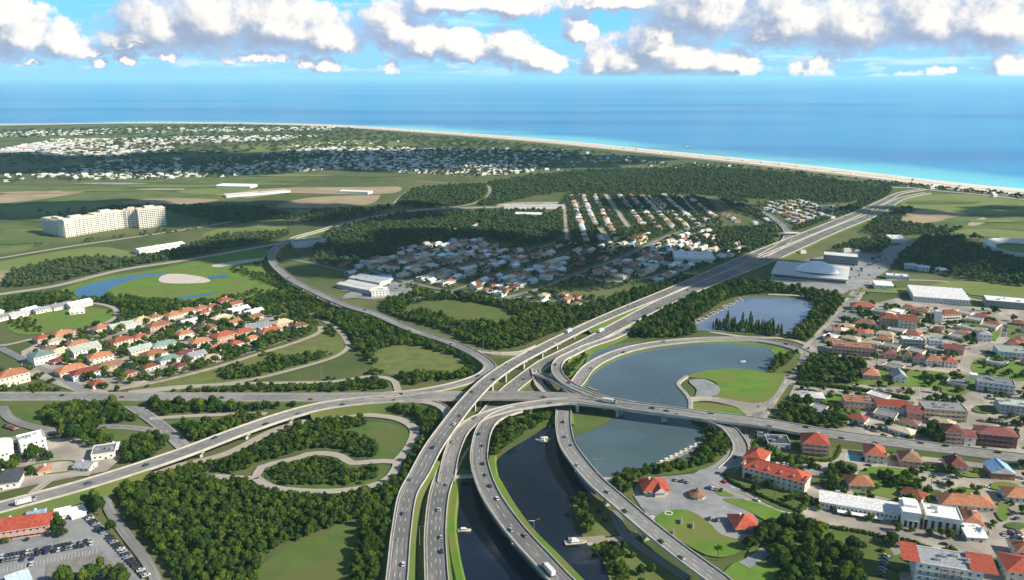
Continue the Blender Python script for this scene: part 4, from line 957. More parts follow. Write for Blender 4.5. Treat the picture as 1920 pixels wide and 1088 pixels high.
for x1, y1, x2, y2, d, t in [(632, 540, 690, 552, 26, 'wide grey workshop roofs beside the winding ramp'), (655, 528, 712, 538, 26, 'white workshop shed behind the grey workshop roofs'), (690, 532, 735, 530, 22, 'workshop with blue roof at the village entrance')]:
    bp(x1, y1, x2, y2, d, 5.5, t, name='workshop', cat='workshop', roof='shed', wc='palegrey', rc='blue' if 'blue' in t else 'palegrey', floors=1, rh=1.3)
AP = [((83, 437), (123, 446), 16, 26), ((123, 446), (180, 436), 18, 29), ((180, 436), (232, 428), 18, 31), ((232, 428), (262, 427), 20, 31), ((262, 429), (313, 424), 24, 33)]
p0 = G(190, 436); slab = thing(link('apartment_slab', None, None, p0), 'huge cream apartment slab of stepped wings standing alone on the left fields', 'apartments')
for (x1, y1), (x2, y2), d, h in AP:
    p, q = G(x1, y1), G(x2, y2); a = math.atan2(q.y - p.y, q.x - p.x); L = (q - p).length; mid = (p + q)/2 - p0; FOOT.append((p.x/2 + q.x/2, p.y/2 + q.y/2 + d/2, a, L/2, d/2 + 3))
    wg = link('wing', None, slab, mid, a)
    b = MB(); b.box(-L/2, L/2, 0, d, -1, h); b.box(-L/2 - .3, L/2 + .3, -.3, d + .3, h, h + 1.2)
    b.box(-L*.2, L*.15, d*.3, d*.8, h + 1.2, h + 4.5)
    nf = int(h / 3.3)
    for f in range(1, nf):
        b.box(-L/2 + 1, L/2 - 1, -1.4, -.02, f*3.3 - .25, f*3.3 + .9, 1)
    k = 0.0
    while k < L - 4:
        b.box(-L/2 + k, -L/2 + k + .8, -1.7, -.01, 0, h - .5, 1); k += 7
    for f in range(nf):
        for j in range(int(L / 3.5)): b.box(-L/2 + 1.6 + j*3.5, -L/2 + 3.5 + j*3.5, -.06, -.005, f*3.3 + 1, f*3.3 + 2.6, 2)
        for j in range(int(d / 4.0)): b.box(L/2 + .005, L/2 + .06, 1.2 + j*4, 3 + j*4, f*3.3 + 1, f*3.3 + 2.6, 2)
    link('wall', b.mesh('wall', [wallm('cream'), wallm('white'), M_GLASS]), wg)
# lower left quarter
bl = bp(-50, 1024, 93, 1003, 15, 6.5, 'red roofed two storey school house beside the big car park, bottom left', name='school', cat='school', wc='pink', rc='scarlet', rh=4.5, bal=True)
bp(104, 979, 132, 973, 9, 3.5, 'white flat shed roof behind the red roofed school', name='shed', cat='shed', roof='slope', wc='palegrey', rc='white', floors=1, rh=.5, win=False, doors=0)
bp(135, 977, 163, 968, 9, 3.5, 'larger tilted white shed roof at the corner of the big car park', name='shed', cat='shed', roof='slope', wc='palegrey', rc='white', floors=1, rh=.5, win=False, doors=0)
bp(52, 985, 84, 979, 10, 4, 'blue roofed annex behind the red roofed school', name='annex', cat='annex', roof='gable', wc='palegrey', rc='blue', floors=1, rh=2)
bp(20, 1112, 60, 1098, 10, 4, 'pale hall roof cut by the bottom edge at the left corner', name='hall', cat='hall', roof='slope', wc='palegrey', rc='skyblue', floors=1, rh=.8)
bp(42, 858, 90, 846, 17, 10, 'white three storey flats above the small dark pond on the left', roof='flat', wc='white', rc='palegrey', floors=3, units=5, **AB)
p = G(2, 866); rt = thing(link('tower', None, None, p), 'round white water tower like drum at the left edge', 'tower'); FOOT.append((p.x, p.y, 0, 9, 9))
b = MB(); b.cyl((-3, 6, 0), (-3, 6, 11), 8, 8, 20); b.cyl((-3, 6, 11), (-3, 6, 12), 8.4, 8, 20); link('wall', b.mesh('wall', [wallm('white')]), rt)
for i in range(5): link('window', winmesh(1.5, 1.5), rt, (-3 + 8.03*math.sin(.3*i - .2), 6 - 8.03*math.cos(.3*i - .2), 5), .3*i - .2)
bp(172, 866, 216, 860, 16, 4.5, 'villa with dark flat roof and white awnings beside the diagonal viaduct', roof='flat', wc='white', rc='slate', floors=1, units=4)
bp(200, 849, 222, 846, 8, 3.6, 'small pale roofed pavilion behind the dark flat roofed villa', name='pavilion', cat='pavilion', roof='hip', wc='white', rc='skyblue', floors=1, rh=1)
bp(-30, 925, 36, 916, 22, 5, 'house with black hipped roof and white wings at the left edge', wc='white', rc='dark', floors=1, rh=4)
bp(72, 894, 96, 889, 9, 3, 'small orange roofed shed in front of the dark pond', name='shed', cat='shed', wc='tan', rc='terracotta', floors=1, rh=2)
bp(138, 884, 168, 886, 9, 3.2, 'long dark roofed boat house at the end of the pond lane', name='boat_house', cat='shed', roof='gable', wc='white', rc='slate', floors=1, rh=2)

# left suburb: px centre of front edge, width, depth, height, wall, roof
LS = '''427,573,17,13,6,white,red 403,583,14,11,5,cream,terracotta 383,586,15,11,5,white,terracotta 356,592,20,13,5,white,orange 332,599,19,13,5,cream,orange 296,603,14,11,5,cream,terracotta 270,609,17,12,5,cream,tan 303,619,23,14,5,pink,terracotta 233,619,24,12,4.5,white,greygreen 197,623,18,12,4.5,cream,terracotta 124,635,20,12,5,tan,terracotta
86,642,15,11,4.5,pink,red 233,650,20,13,6,cream,red 268,641,15,11,5,tan,red 352,634,17,11,4.5,white,orange 393,624,19,13,5,pink,brown 427,640,22,14,6,pink,red 463,632,22,13,5,cream,red 488,623,26,15,5,white,slate 512,628,22,11,4.5,white,red 535,614,20,13,5,tan,tan 565,620,17,12,5,cream,brown 380,652,19,12,6,white,terracotta 150,654,19,11,5,pink,terracotta
166,666,26,16,6,white,greygreen 118,671,20,14,5,tan,tan 98,665,16,13,5,pink,brown 86,682,19,16,8,white,teal 192,681,21,13,6,cream,orange 295,674,21,14,5,white,orange 312,656,24,12,5,white,teal 268,664,22,12,5,cream,greygreen 322,682,19,12,4.5,white,teal 140,703,24,14,5,tan,orange 164,712,22,14,6,skyblue,red 210,697,24,14,5,tan,brown 352,673,20,11,5,pink,maroon 374,675,16,11,5,palegrey,slate 30,722,24,16,9,cream,orange
14,600,18,10,4,white,slate 38,596,18,10,4,white,palegrey 60,588,18,11,4,white,skyblue 84,587,18,10,4,cream,slate 120,580,22,12,4,white,slate 154,577,26,12,5,white,palegrey 452,588,24,12,4,white,skyblue 480,592,22,11,4,white,skyblue 420,602,20,10,4,tan,tan 360,612,17,12,4,white,palegrey'''.split()
LSB = []
for w in LS:
    q = w.split(','); px, py, L, d, h = map(float, q[:5]); LSB.append((px, py, L, d, h, q[5], q[6]))
ORD = 'first second third fourth fifth sixth seventh eighth ninth tenth eleventh twelfth thirteenth fourteenth fifteenth sixteenth seventeenth eighteenth nineteenth twentieth'.split()
def ordn(i): return ORD[i] if i < 20 else '%d%s' % (i+1, 'th' if 10 < (i+1) % 100 < 14 else {1: 'st', 2: 'nd', 3: 'rd'}.get((i+1) % 10, 'th'))
CN = {'palegrey': 'pale grey', 'skyblue': 'pale blue', 'greygreen': 'grey green', 'slate': 'slate grey', 'scarlet': 'bright red', 'maroon': 'dark maroon'}
def cn(c): return CN.get(c, c)
def house_label(c_roof, c_wall, i, row, where): return '%s house with %s roof, %s from left, %s' % (cn(c_wall), cn(c_roof), ordn(i), where)
rows_ = [(0, 590), (590, 608), (608, 625), (625, 642), (642, 660), (660, 680), (680, 800)]
for ri, (lo, hi) in enumerate(rows_):
    R_ = sorted([t for t in LSB if lo <= t[1] < hi])
    for i, (px, py, L, d, h, wc, rc) in enumerate(R_):
        p, q = G(px - 8, py + 1.9), G(px + 8, py - 1.9); a = math.atan2(q.y - p.y, q.x - p.x) + random.uniform(-.12, .12)
        building('house', 'house', house_label(rc, wc, i, ri, '%s row back, left suburb' % ordn(6 - ri)), G(px, py), a, L, d, h, roof='gable' if rc in ('greygreen', 'skyblue', 'palegrey', 'slate') else 'hip', wc=wc, rc=rc, floors=2 if h >= 5 else 1, group='houses of the left suburb')
# ------------------------------------------------------------------ suburb houses, built once per kind and copied
def inst_house(L, d, h, roof, wc, rc):
    w = MB(); w.box(-L/2, L/2, 0, d, -.5, h)
    n = max(1, int(L / 4))
    for i in range(n): w.box(-L/2 + (i + .25)*L/n, -L/2 + (i + .7)*L/n, -.05, -.005, 1, 2.3, 1)
    w.box(L/2 + .005, L/2 + .05, d*.3, d*.6, 1, 2.3, 1)
    return w.mesh('wall', [wallm(wc), M_GLASS]), roof_mesh(roof, L, d, h, min(L, d)*.24, .6, rc, wc)
KINDS = [(13, 10, 3.6, 'hip', 'white', 'red'), (14, 10, 3.8, 'hip', 'cream', 'terracotta'), (12, 9, 3.5, 'gable', 'white', 'palegrey'), (15, 10, 3.6, 'flat', 'white', 'palegrey'), (13, 10, 3.8, 'hip', 'palegrey', 'brown'), (14, 11, 4, 'gable', 'cream', 'terracotta'), (15, 11, 4.2, 'flat', 'cream', 'slate'), (12, 9, 3.5, 'hip', 'pink', 'maroon'), (14, 10, 3.8, 'gable', 'white', 'skyblue'), (16, 10, 4, 'hip', 'white', 'tan')]
KM = [inst_house(*k) for k in KINDS]
RSEG = []          # road footprint samples
for r in ROADS.values():
    P = r['P']; RSEG.append(np.c_[P[:, :2], P[:, 3]/2, P[:, 2]])
RSEG = np.concatenate(RSEG)
CELL = 24.0
RG_ = {}
for i, (x, y, w, z) in enumerate(RSEG): RG_.setdefault((int(x // CELL), int(y // CELL)), []).append(i)
def road_clear(x, y, pad):
    cx, cy = int(x // CELL), int(y // CELL)
    for a in (-1, 0, 1):
        for c in (-1, 0, 1):
            for i in RG_.get((cx + a, cy + c), ()):
                q = RSEG[i]
                if (q[0]-x)**2 + (q[1]-y)**2 < (q[2] + pad)**2: return False
    return True
FG = {}
def foot_index():
    FG.clear()
    for i, f in enumerate(FOOT):
        r = math.hypot(f[3], f[4]) + 4
        for a in range(int((f[0]-r)//40), int((f[0]+r)//40) + 1):
            for c in range(int((f[1]-r)//40), int((f[1]+r)//40) + 1): FG.setdefault((a, c), []).append(i)
def foot_clear(x, y, pad):
    for i in FG.get((int(x//40), int(y//40)), ()):
        fx, fy, a, hl, hd = FOOT[i]; dx, dy = x - fx, y - fy; ca, sa = math.cos(a), math.sin(a)
        if abs(dx*ca + dy*sa) < hl + pad and abs(-dx*sa + dy*ca) < hd + pad: return False
    return True
VILL = []
def grid(poly, du, dv, dirpx, prob, area, jit=.25, rot=.1, kinds=None):
    """houses along lines: one grid whose first axis follows the street given by two pixels"""
    w = WP(poly); W_ = np.array(w)
    a, c = (G(*p) for p in dirpx); t = Vector((c.x - a.x, c.y - a.y)).normalized(); nn = Vector((-t.y, t.x))
    uvp = [(p[0]*t.x + p[1]*t.y, p[0]*nn.x + p[1]*nn.y) for p in w]
    u0, u1 = min(q[0] for q in uvp), max(q[0] for q in uvp); v0, v1 = min(q[1] for q in uvp), max(q[1] for q in uvp)
    ang = math.atan2(t.y, t.x)
    if abs(ang) > math.pi/2: ang += math.pi
    vv = v0
    while vv < v1:
        uu = u0
        while uu < u1:
            U, V = uu + random.uniform(-jit, jit)*du, vv + random.uniform(-jit, jit)*dv*.5
            x, y = U*t.x + V*nn.x, U*t.y + V*nn.y
            if random.random() < prob and pip(np.array([x]), np.array([y]), w)[0] and road_clear(x, y, 7) and foot_clear(x, y, 9):
                k = random.choice(kinds or range(len(KINDS)))
                VILL.append((x, y, ang + random.uniform(-rot, rot) + (math.pi/2 if random.random() < .15 else 0), k, area))
                FOOT.append((x, y + 4, ang, 7.5, 6))
            uu += du
        vv += dv
foot_index()
V_ST = ((760, 530), (860, 500))
grid('655,505 700,490 790,455 900,450 960,468 1050,455 1050,480 960,500 880,520 800,545 740,545 700,525', 15, 17, V_ST, .74, 'village'); foot_index()
grid('760,550 850,525 960,500 1060,480 1080,512 1000,540 940,556 860,548', 15, 17, V_ST, .74, 'village'); foot_index()
grid('870,560 940,545 1000,552 1090,560 1120,575 1060,578 960,570', 15, 17, V_ST, .76, 'village'); foot_index()
grid('1080,505 1160,480 1270,440 1340,430 1350,450 1290,470 1260,505 1200,520 1130,522', 15, 17, V_ST, .76, 'village'); foot_index()
grid('1060,470 1180,450 1240,435 1160,480 1090,505 1050,500', 15, 17, V_ST, .7, 'village'); foot_index()
grid('1085,520 1200,480 1300,452 1390,455 1400,476 1300,505 1240,530 1150,540', 15, 17, V_ST, .6, 'village'); foot_index()
grid('640,500 700,486 780,470 800,500 700,530 655,520', 15, 17, V_ST, .5, 'village'); foot_index()
grid('1260,468 1370,455 1390,470 1350,490 1270,488', 16, 17, V_ST, .7, 'village'); foot_index()
for poly, dp in [('1066,367 1130,366 1175,428 1160,462 1075,470 1066,430', ((1080, 370), (1105, 440))), ('1140,366 1290,366 1345,410 1330,432 1240,432 1185,428', ((1215, 366), (1250, 400)))]:
    grid(poly, 15.5, 25, dp, .88, 'grid', jit=.12, rot=.06, kinds=[0, 1, 2, 3, 5, 9, 9]); foot_index()
grid('1345,400 1450,406 1452,418 1360,425', 20, 30, ((1215, 366), (1250, 400)), .5, 'grid'); foot_index()
grid('1415,383 1500,376 1600,398 1560,410 1480,425 1460,405', 15, 24, ((1440, 385), (1540, 418)), .9, 'east'); foot_index()
grid('790,418 1050,418 1050,434 790,434', 18, 34, ((1060, 395), (1066, 440)), .35, 'clearing', jit=.1); foot_index()
TS = ((1557, 664), (1654, 686))
grid('1545,600 1600,582 1700,578 1860,592 1960,610 1960,740 1840,735 1700,735 1560,662', 18, 20, TS, .72, 'town', kinds=[0, 1, 3, 4, 6, 7, 9, 6]); foot_index()
grid('1480,750 1560,735 1700,752 1960,775 1960,845 1760,828 1560,804', 18, 20, TS, .68, 'town', kinds=[0, 1, 3, 4, 6, 7, 9, 6]); foot_index()
grid('1640,880 1760,895 1960,930 1960,1090 1850,1050 1700,985 1560,930', 19, 21, TS, .66, 'town', kinds=[0, 1, 3, 4, 6, 7, 9, 6]); foot_index()
grid('60,680 110,630 250,604 430,566 500,578 585,612 480,655 380,685 270,716 160,735', 21, 21, ((150, 700), (330, 652)), .75, 'left', kinds=[0, 1, 4, 5, 7, 9]); foot_index()
grid('-20,600 10,590 160,570 200,580 120,596 20,612', 17, 18, ((0, 600), (100, 588)), .5, 'left', kinds=[2, 3, 6, 8]); foot_index()
# the houses that show largest become things of their own; the far remainder is one mass
VILL.sort(key=lambda t: t[1])
NEAR = VILL[:232]; FARV = VILL[232:]
AREA = {'village': 'middle village', 'grid': 'far street grid', 'east': 'suburb by far motorway', 'clearing': 'far wood clearing', 'town': 'right hand town', 'left': 'left suburb infill'}
by = {}
for t in NEAR: by.setdefault(t[4], []).append(t)
for ar, L_ in by.items():
    L_.sort(key=lambda t: t[1]); nrow = 0
    for s0 in range(0, len(L_), 18):
        row = sorted(L_[s0:s0+18], key=lambda t: t[0] / t[1])
        for i, (x, y, a, k, _) in enumerate(row):
            r = link('house', None, None, (x, y, 0), a)
            thing(r, '%s house, %s roof, %s from left, %s row back, %s' % (cn(KINDS[k][4]), cn(KINDS[k][5]), ordn(i), ordn(nrow), AREA[ar]), 'house', 'houses of the ' + AREA[ar])
            link('wall', KM[k][0], r); link('roof', KM[k][1], r)
        nrow += 1

# ------------------------------------------------------------------ trees
import bmesh
def ico(sub):
    bm = bmesh.new(); bmesh.ops.create_icosphere(bm, subdivisions=sub, radius=1)
    v = np.array([p.co[:] for p in bm.verts]); f = np.array([[q.index for q in p.verts] for p in bm.faces]); bm.free(); return v, f
ICO1, ICO2 = ico(1), ico(2)
def crown(seed, lobes, leaves, ls, mats, conic=False, trunk=True, sub=1):
    """lobed crown about one unit in radius: lumpy cores with many small leaf sprays standing off them"""
    g = np.random.default_rng(seed); V, F = [], []; nb = 0; C = []
    for i in range(lobes):
        if conic:
            h = i / max(1, lobes - 1); a = g.uniform(0, 6.28); rr = (1 - h)*.42
            c = np.array((math.cos(a)*rr*.6, math.sin(a)*rr*.6, .5 + 2.3*h)); r = .62*(1 - h) + .2
        else:
            a = 2.4*i + g.uniform(-.5, .5); rr = 0 if i == 0 else g.uniform(.32, .68)
            c = np.array((math.cos(a)*rr, math.sin(a)*rr, g.uniform(.80, 1.28) if i else 1.32)); r = g.uniform(.36, .52) if i else .56
        C.append((c, r))
        v, f = ICO2 if sub == 2 else ICO1
        vv = v * r * (1 + g.uniform(-.17, .17, (len(v), 1))) * np.array((1, 1, .86)) * (.86 if leaves else 1.05) + c
        V.append(vv); F += [tuple(q + nb) for q in f]; nb += len(vv)
    mi = [0]*len(F)
    for i in range(leaves):
        c, r = C[g.integers(len(C))]
        d = g.normal(size=3); d[2] = d[2]*.9 + .25; d /= np.linalg.norm(d)
        p = c + d*r*g.uniform(.86, 1.08)*np.array((1, 1, .9))
        nrm = d + g.normal(size=3)*.55; nrm /= np.linalg.norm(nrm)
        e1 = np.cross(nrm, g.normal(size=3)); e1 /= np.linalg.norm(e1); e2 = np.cross(nrm, e1); s = ls*g.uniform(.6, 1.3)
        V.append(np.array([p + e1*s, p + e2*s*.7, p - e1*s, p - e2*s*.7])); F.append((nb, nb+1, nb+2, nb+3)); nb += 4; mi.append(0)
    me = bpy.data.meshes.new('crown')
    if trunk:
        t = MB(); t.cyl((0, 0, -.1), (0, 0, 1.0), .09, .05, 6)
        V.append(np.array(t.v)); F += [tuple(q + nb for q in f) for f in t.f]; mi += [1]*len(t.f)
    me.from_pydata(np.concatenate(V).tolist(), [], F)
    for m in mats: me.materials.append(m)
    me.polygons.foreach_set('material_index', mi)
    me.polygons.foreach_set('use_smooth', [True]*len(F)); me.update()
    return me
NEARP = [crown(10 + i, 7 + i % 3, 620, .125, [M_LEAF if i % 3 else M_LEAFB], trunk=False, sub=2) for i in range(8)]
MIDP = [crown(40 + i, 6, 170, .16, [M_LEAF if i % 4 else M_LEAFB, M_BARK]) for i in range(7)] + [crown(50, 7, 150, .15, [M_LEAF, M_BARK], conic=True)]
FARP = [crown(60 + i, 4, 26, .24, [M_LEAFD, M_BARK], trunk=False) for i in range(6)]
def trunkmesh(seed):
    g = random.Random(seed); b = MB(); top = Vector((g.uniform(-.1, .1), g.uniform(-.1, .1), .75)); b.cyl((0, 0, -.1), top, .10, .06, 7)
    for i in range(4):
        a = i*1.6 + g.uniform(-.4, .4); b.cyl(top, top + Vector((math.cos(a)*.4, math.sin(a)*.4, .4)), .045, .02, 5)
    return b.mesh('trunk', [M_BARK])
TRUNKS = [trunkmesh(i) for i in range(3)]
protos = {}
def proto_coll(nm, meshes):
    c = bpy.data.collections.new(nm)
    for i, m in enumerate(meshes):
        o = bpy.data.objects.new('%s_%02d' % (nm, i), m); c.objects.link(o)
    protos[nm] = c
    return c
def scatter_group(coll):
    ng = bpy.data.node_groups.new('scatter', 'GeometryNodeTree')
    ng.interface.new_socket('Geometry', in_out='INPUT', socket_type='NodeSocketGeometry'); ng.interface.new_socket('Geometry', in_out='OUTPUT', socket_type='NodeSocketGeometry')
    N = ng.nodes; L = ng.links
    gi, go = N.new('NodeGroupInput'), N.new('NodeGroupOutput'); ip = N.new('GeometryNodeInstanceOnPoints'); ci = N.new('GeometryNodeCollectionInfo')
    ci.inputs['Collection'].default_value = coll; ci.inputs['Separate Children'].default_value = True; ci.inputs['Reset Children'].default_value = True
    def at(nm, t):
        q = N.new('GeometryNodeInputNamedAttribute'); q.data_type = t; q.inputs['Name'].default_value = nm
        return [s for s in q.outputs if s.enabled and s.name == 'Attribute'][0]
    cx = N.new('ShaderNodeCombineXYZ'); L.new(at('rot', 'FLOAT'), cx.inputs[2])
    L.new(gi.outputs[0], ip.inputs['Points']); L.new(ci.outputs[0], ip.inputs['Instance']); ip.inputs['Pick Instance'].default_value = True
    L.new(at('pick', 'INT'), ip.inputs['Instance Index']); L.new(cx.outputs[0], ip.inputs['Rotation']); L.new(at('scl', 'FLOAT_VECTOR'), ip.inputs['Scale'])
    L.new(ip.outputs[0], go.inputs[0])
    return ng
def scatter_obj(name, pts, ng, npick):
    """pts rows: x, y, z, sx, sy, sz, rot, pick"""
    A = np.array(pts, dtype=np.float32); me = bpy.data.meshes.new(name)
    me.vertices.add(len(A)); me.vertices.foreach_set('co', A[:, :3].ravel())
    q = me.attributes.new('scl', 'FLOAT_VECTOR', 'POINT'); q.data.foreach_set('vector', A[:, 3:6].ravel())
    q = me.attributes.new('rot', 'FLOAT', 'POINT'); q.data.foreach_set('value', A[:, 6].copy())
    q = me.attributes.new('pick', 'INT', 'POINT'); q.data.foreach_set('value', A[:, 7].astype(np.int32))
    me.update()
    o = struct(link(name, me), 'stuff'); md = o.modifiers.new('scatter', 'NODES'); md.node_group = ng
    return o
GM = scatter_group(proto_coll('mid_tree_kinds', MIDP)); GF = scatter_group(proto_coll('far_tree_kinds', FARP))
WOODS = []          # (name, label of one tree, group, list of points)
ALLWATER = WAT
def wood(poly, sp, r0, r1, hf, area, label, prob=1.0, pick=None, excl=(), pad=2.0, clump=0.0, far=False, water=True):
    w = smooth_closed(WP(poly), 3); A = np.array(w); x0, y0 = A.min(0); x1, y1 = A.max(0)
    xs, ys = np.meshgrid(np.arange(x0, x1, sp), np.arange(y0, y1, sp*.9)); xs[::2] += sp/2
    x = xs.ravel() + rng.uniform(-.38, .38, xs.size)*sp; y = ys.ravel() + rng.uniform(-.38, .38, xs.size)*sp
    k = pip(x, y, w)
    for e in excl:
        k &= ~pip(x, y, smooth_closed(WP(e), 3))
    if clump:
        ph = rng.uniform(0, 6, 6); f = np.sin(x*.045 + ph[0] + 2*np.sin(y*.021 + ph[1])) + np.sin(y*.06 + ph[2] + 2*np.sin(x*.03 + ph[3])) + .8*np.sin((x + y)*.11 + ph[4])
        k &= f > clump
    if prob < 1: k &= rng.random(x.size) < prob
    if water:
        for ww in ALLWATER: k &= ~pip(x, y, ww)
    x, y = x[k], y[k]; pts = []
    for a, c in zip(x, y):
        if not road_clear(a, c, pad + (1.2 if not far else 3)) or not foot_clear(a, c, pad - .4): continue
        if c < 330: continue
        r = random.uniform(r0, r1)*(1.35 if random.random() < .12 else 1); pts.append((a, c, r, r*random.uniform(.75, 1.25)*hf, random.random()*6.28, (random.choice(pick) if pick else None)))
    WOODS.append((area, label, pts, far))
DK = 'dark green broadleaf tree in the wood '
foot_index()
wood('208,932 262,902 350,878 400,893 480,912 560,930 640,934 706,922 694,962 660,978 560,1014 492,1052 462,1120 300,1120 270,1040 225,985', 3.8, 2.0, 3.0, 1.25, 'wood', DK + 'at bottom left', pad=3.5)
wood('330,880 420,856 520,815 600,792 664,788 696,796 640,812 704,832 692,864 610,852 556,855 492,874 478,893 400,888', 4.0, 2.0, 2.8, 1.05, 'loop_wood', DK + 'inside the park road loop', pad=4)
wood('503,894 522,870 572,856 636,864 648,880 700,880 712,886 700,904 622,914 545,911', 3.8, 1.8, 2.6, 1.0, 'heart_wood', DK + 'inside the heart shaped park road', pad=3)
wood('645,762 722,752 800,757 832,772 824,800 790,850 765,905 738,960 718,1020 700,1120 655,1120 676,1010 704,930 735,888 770,850 788,815 780,785 745,776 680,770 640,778', 3.9, 2.1, 3.1, 1.3, 'tree_belt', 'broadleaf tree in the belt along the left motorway carriageway')
wood('262,756 545,757 552,766 420,775 302,784 272,774', 4.8, 2.5, 3.4, 1.2, 'wood', DK + 'strip under the left highway')
wood('95,766 150,757 240,757 268,785 200,797 88,797', 4.8, 2.5, 3.4, 1.2, 'wood', DK + 'beside the left lawn')
wood('310,800 340,832 400,822 470,792 510,776 480,777 400,796', 4.8, 2.5, 3.4, 1.2, 'wood', DK + 'triangle between viaduct and lane')
wood('225,850 260,822 300,822 312,838 280,862 235,870', 4.6, 2.5, 3.4, 1.2, 'wood', DK + 'beside the diagonal viaduct, left')
wood('170,925 196,908 200,945 225,1000 290,1070 320,1120 296,1120 240,1040 186,975', 4.8, 2.8, 3.6, 1.4, 'tree_row', 'round tree in the row along the curving lane, bottom left')
wood('100,815 160,802 200,812 215,838 180,846 150,836', 7, 3, 4.4, 1.3, 'left_trees', 'big dark tree round the white flats on the left', prob=.8)
wood('-20,905 30,850 45,866 100,858 160,868 60,905 40,900', 7, 3, 4.2, 1.3, 'left_trees', 'garden tree near the small dark pond on the left', prob=.55)
wood('96,985 118,975 122,1010 104,1010', 5, 2.6, 3.4, 1.3, 'left_trees', 'tree beside the red roofed school')
wood('80,1120 110,1068 140,1072 220,1070 235,1110', 6.5, 2.6, 3.6, 1.3, 'left_trees', 'round tree at the lower edge of the big car park', prob=.7)
wood('0,1008 60,1008 92,1004 90,1012 0,1030', 6, 1.6, 2.2, 1.1, 'left_trees', 'shrubby tree in front of the red roofed school', prob=.6)
wood('240,736 330,708 470,672 560,642 622,620 652,652 600,688 480,716 350,736', 5.5, 1.4, 2.6, .9, 'scrub_wood', 'scattered bush on the scrub meadow, left', clump=.55)
wood('405,708 470,690 560,668 600,680 480,712', 4.6, 2.2, 3.0, 1.0, 'scrub_wood', 'bushy tree of the thicket on the scrub meadow', clump=-.2)
wood('470,726 600,713 690,708 730,720 700,733 480,736 300,738', 4.5, 1.8, 2.8, .9, 'hedge_wood', 'bushy tree of the strip above the highway, left')
wood('595,588 690,590 760,624 850,656 892,684 884,708 820,716 765,722 745,706 700,682 655,642 610,612', 4.8, 2.3, 3.4, 1.15, 'centre_wood', 'bright green tree of the wood left of the interchange', excl=['700,666 760,648 850,668 876,682 866,702 800,706 730,700'])
wood('640,650 700,672 745,712 760,722 690,705 640,690 660,668', 5.2, 2.0, 3.0, 1.0, 'centre_wood', 'bush beside the curved lane, left centre', clump=-.3)
wood('470,566 560,540 622,566 640,574 590,592 500,582', 5.5, 2.0, 3.0, 1.0, 'centre_wood', 'bush of the scrub by the winding ramp', clump=.0)
wood('720,572 792,550 900,556 1000,574 1100,578 1190,548 1290,524 1320,520 1205,574 1105,603 1010,638 955,656 905,652 830,622 780,606 735,592', 5.4, 2.6, 3.6, 1.2, 'middle_wood', DK + 'round the oval meadow', excl=['756,590 774,572 830,563 902,570 955,586 972,603 920,612 850,608 830,596 790,600'])
wood('770,592 800,584 850,594 900,606 860,612 790,604', 5, 2.2, 3.0, 1.1, 'middle_wood', 'bushy tree inside the oval meadow', clump=-.3)
wood('1176,628 1236,592 1300,560 1380,534 1480,543 1572,560 1578,580 1545,612 1520,640 1478,636 1492,624 1518,596 1528,574 1480,554 1385,556 1325,588 1298,612 1310,626 1260,634', 5.2, 2.6, 3.6, 1.35, 'pond_wood', DK + 'round the dark blue pond', pad=1.2)
wood('1338,618 1350,608 1440,612 1468,630 1400,627', 5.5, 1.7, 2.6, 1.35, 'pond_conifers', 'pointed dark tree in front of the pond', pick=[7], water=False, pad=1)
wood('640,428 780,412 900,398 1050,404 1056,460 900,452 800,460 700,492 610,500 590,470', 7.5, 3.6, 4.8, 1.0, 'village_wood', DK + 'behind the middle village', prob=.93, far=True)
wood('1345,372 1390,376 1440,410 1458,440 1440,466 1400,478 1345,470 1290,452 1360,432 1440,425 1380,395', 7.5, 3.6, 4.8, 1.0, 'village_wood', DK + 'inside the far sweeping ramp', far=True)
wood('1060,455 1180,430 1240,434 1330,432 1280,446 1150,490 1080,508', 8.5, 2.4, 3.6, 1.0, 'village_wood', 'village tree', prob=.6, far=True)
wood('650,505 790,455 1050,460 1350,430 1390,470 1260,525 1130,545 1000,556 860,552 700,545', 8.0, 2.2, 3.5, 1.0, 'village_wood', 'village garden tree', prob=.66, far=True)
wood('870,556 1000,545 1120,560 1200,545 1160,560 1060,582 960,572', 8, 2.8, 4, 1.0, 'village_wood', 'village tree', prob=.7, far=True)
wood('1062,366 1290,364 1350,410 1330,434 1180,440 1075,470', 7, 2.6, 3.8, 1.0, 'village_wood', 'street tree', prob=.92, pad=1, far=True)
wood('700,404 1050,402 1050,440 780,440', 9, 3, 4, 1.0, 'village_wood', 'tree', prob=.7, far=True)
wood('1415,384 1500,377 1605,398 1560,412 1480,432 1460,406', 9, 2.8, 3.8, 1.0, 'village_wood', 'suburb tree', prob=.65, far=True)
wood('880,352 1055,325 1250,318 1420,322 1610,346 1640,356 1600,380 1500,378 1420,374 1250,362 1055,362 950,380 900,386', 9.5, 4.4, 5.6, .85, 'far_wood', 'far tree', far=True)
wood('745,384 762,358 850,348 898,352 912,366 880,384 800,390', 9, 4.4, 5.6, .85, 'far_wood', 'far tree', far=True)
wood('1560,404 1620,378 1650,350 1668,350 1664,372 1600,402', 8, 3.8, 5, 1, 'far_wood', 'far tree', far=True)
wood('1440,440 1490,428 1600,395 1560,410 1500,432', 8, 3.4, 4.4, 1, 'far_wood', 'far tree', far=True)
wood('1620,428 1690,392 1712,396 1690,418 1800,430 1770,440 1640,442', 8, 3.4, 4.8, .9, 'far_wood', 'far tree', prob=.85, far=True)
wood('1545,478 1600,455 1650,448 1672,448 1650,478 1580,470', 8, 3.6, 4.6, 1, 'far_wood', 'far tree', far=True)
wood('1700,468 1740,446 1880,452 1980,456 1980,538 1800,522 1700,502 1672,508', 8, 3.8, 5, 1, 'right_wood', 'tree of the right hand wood', far=True)
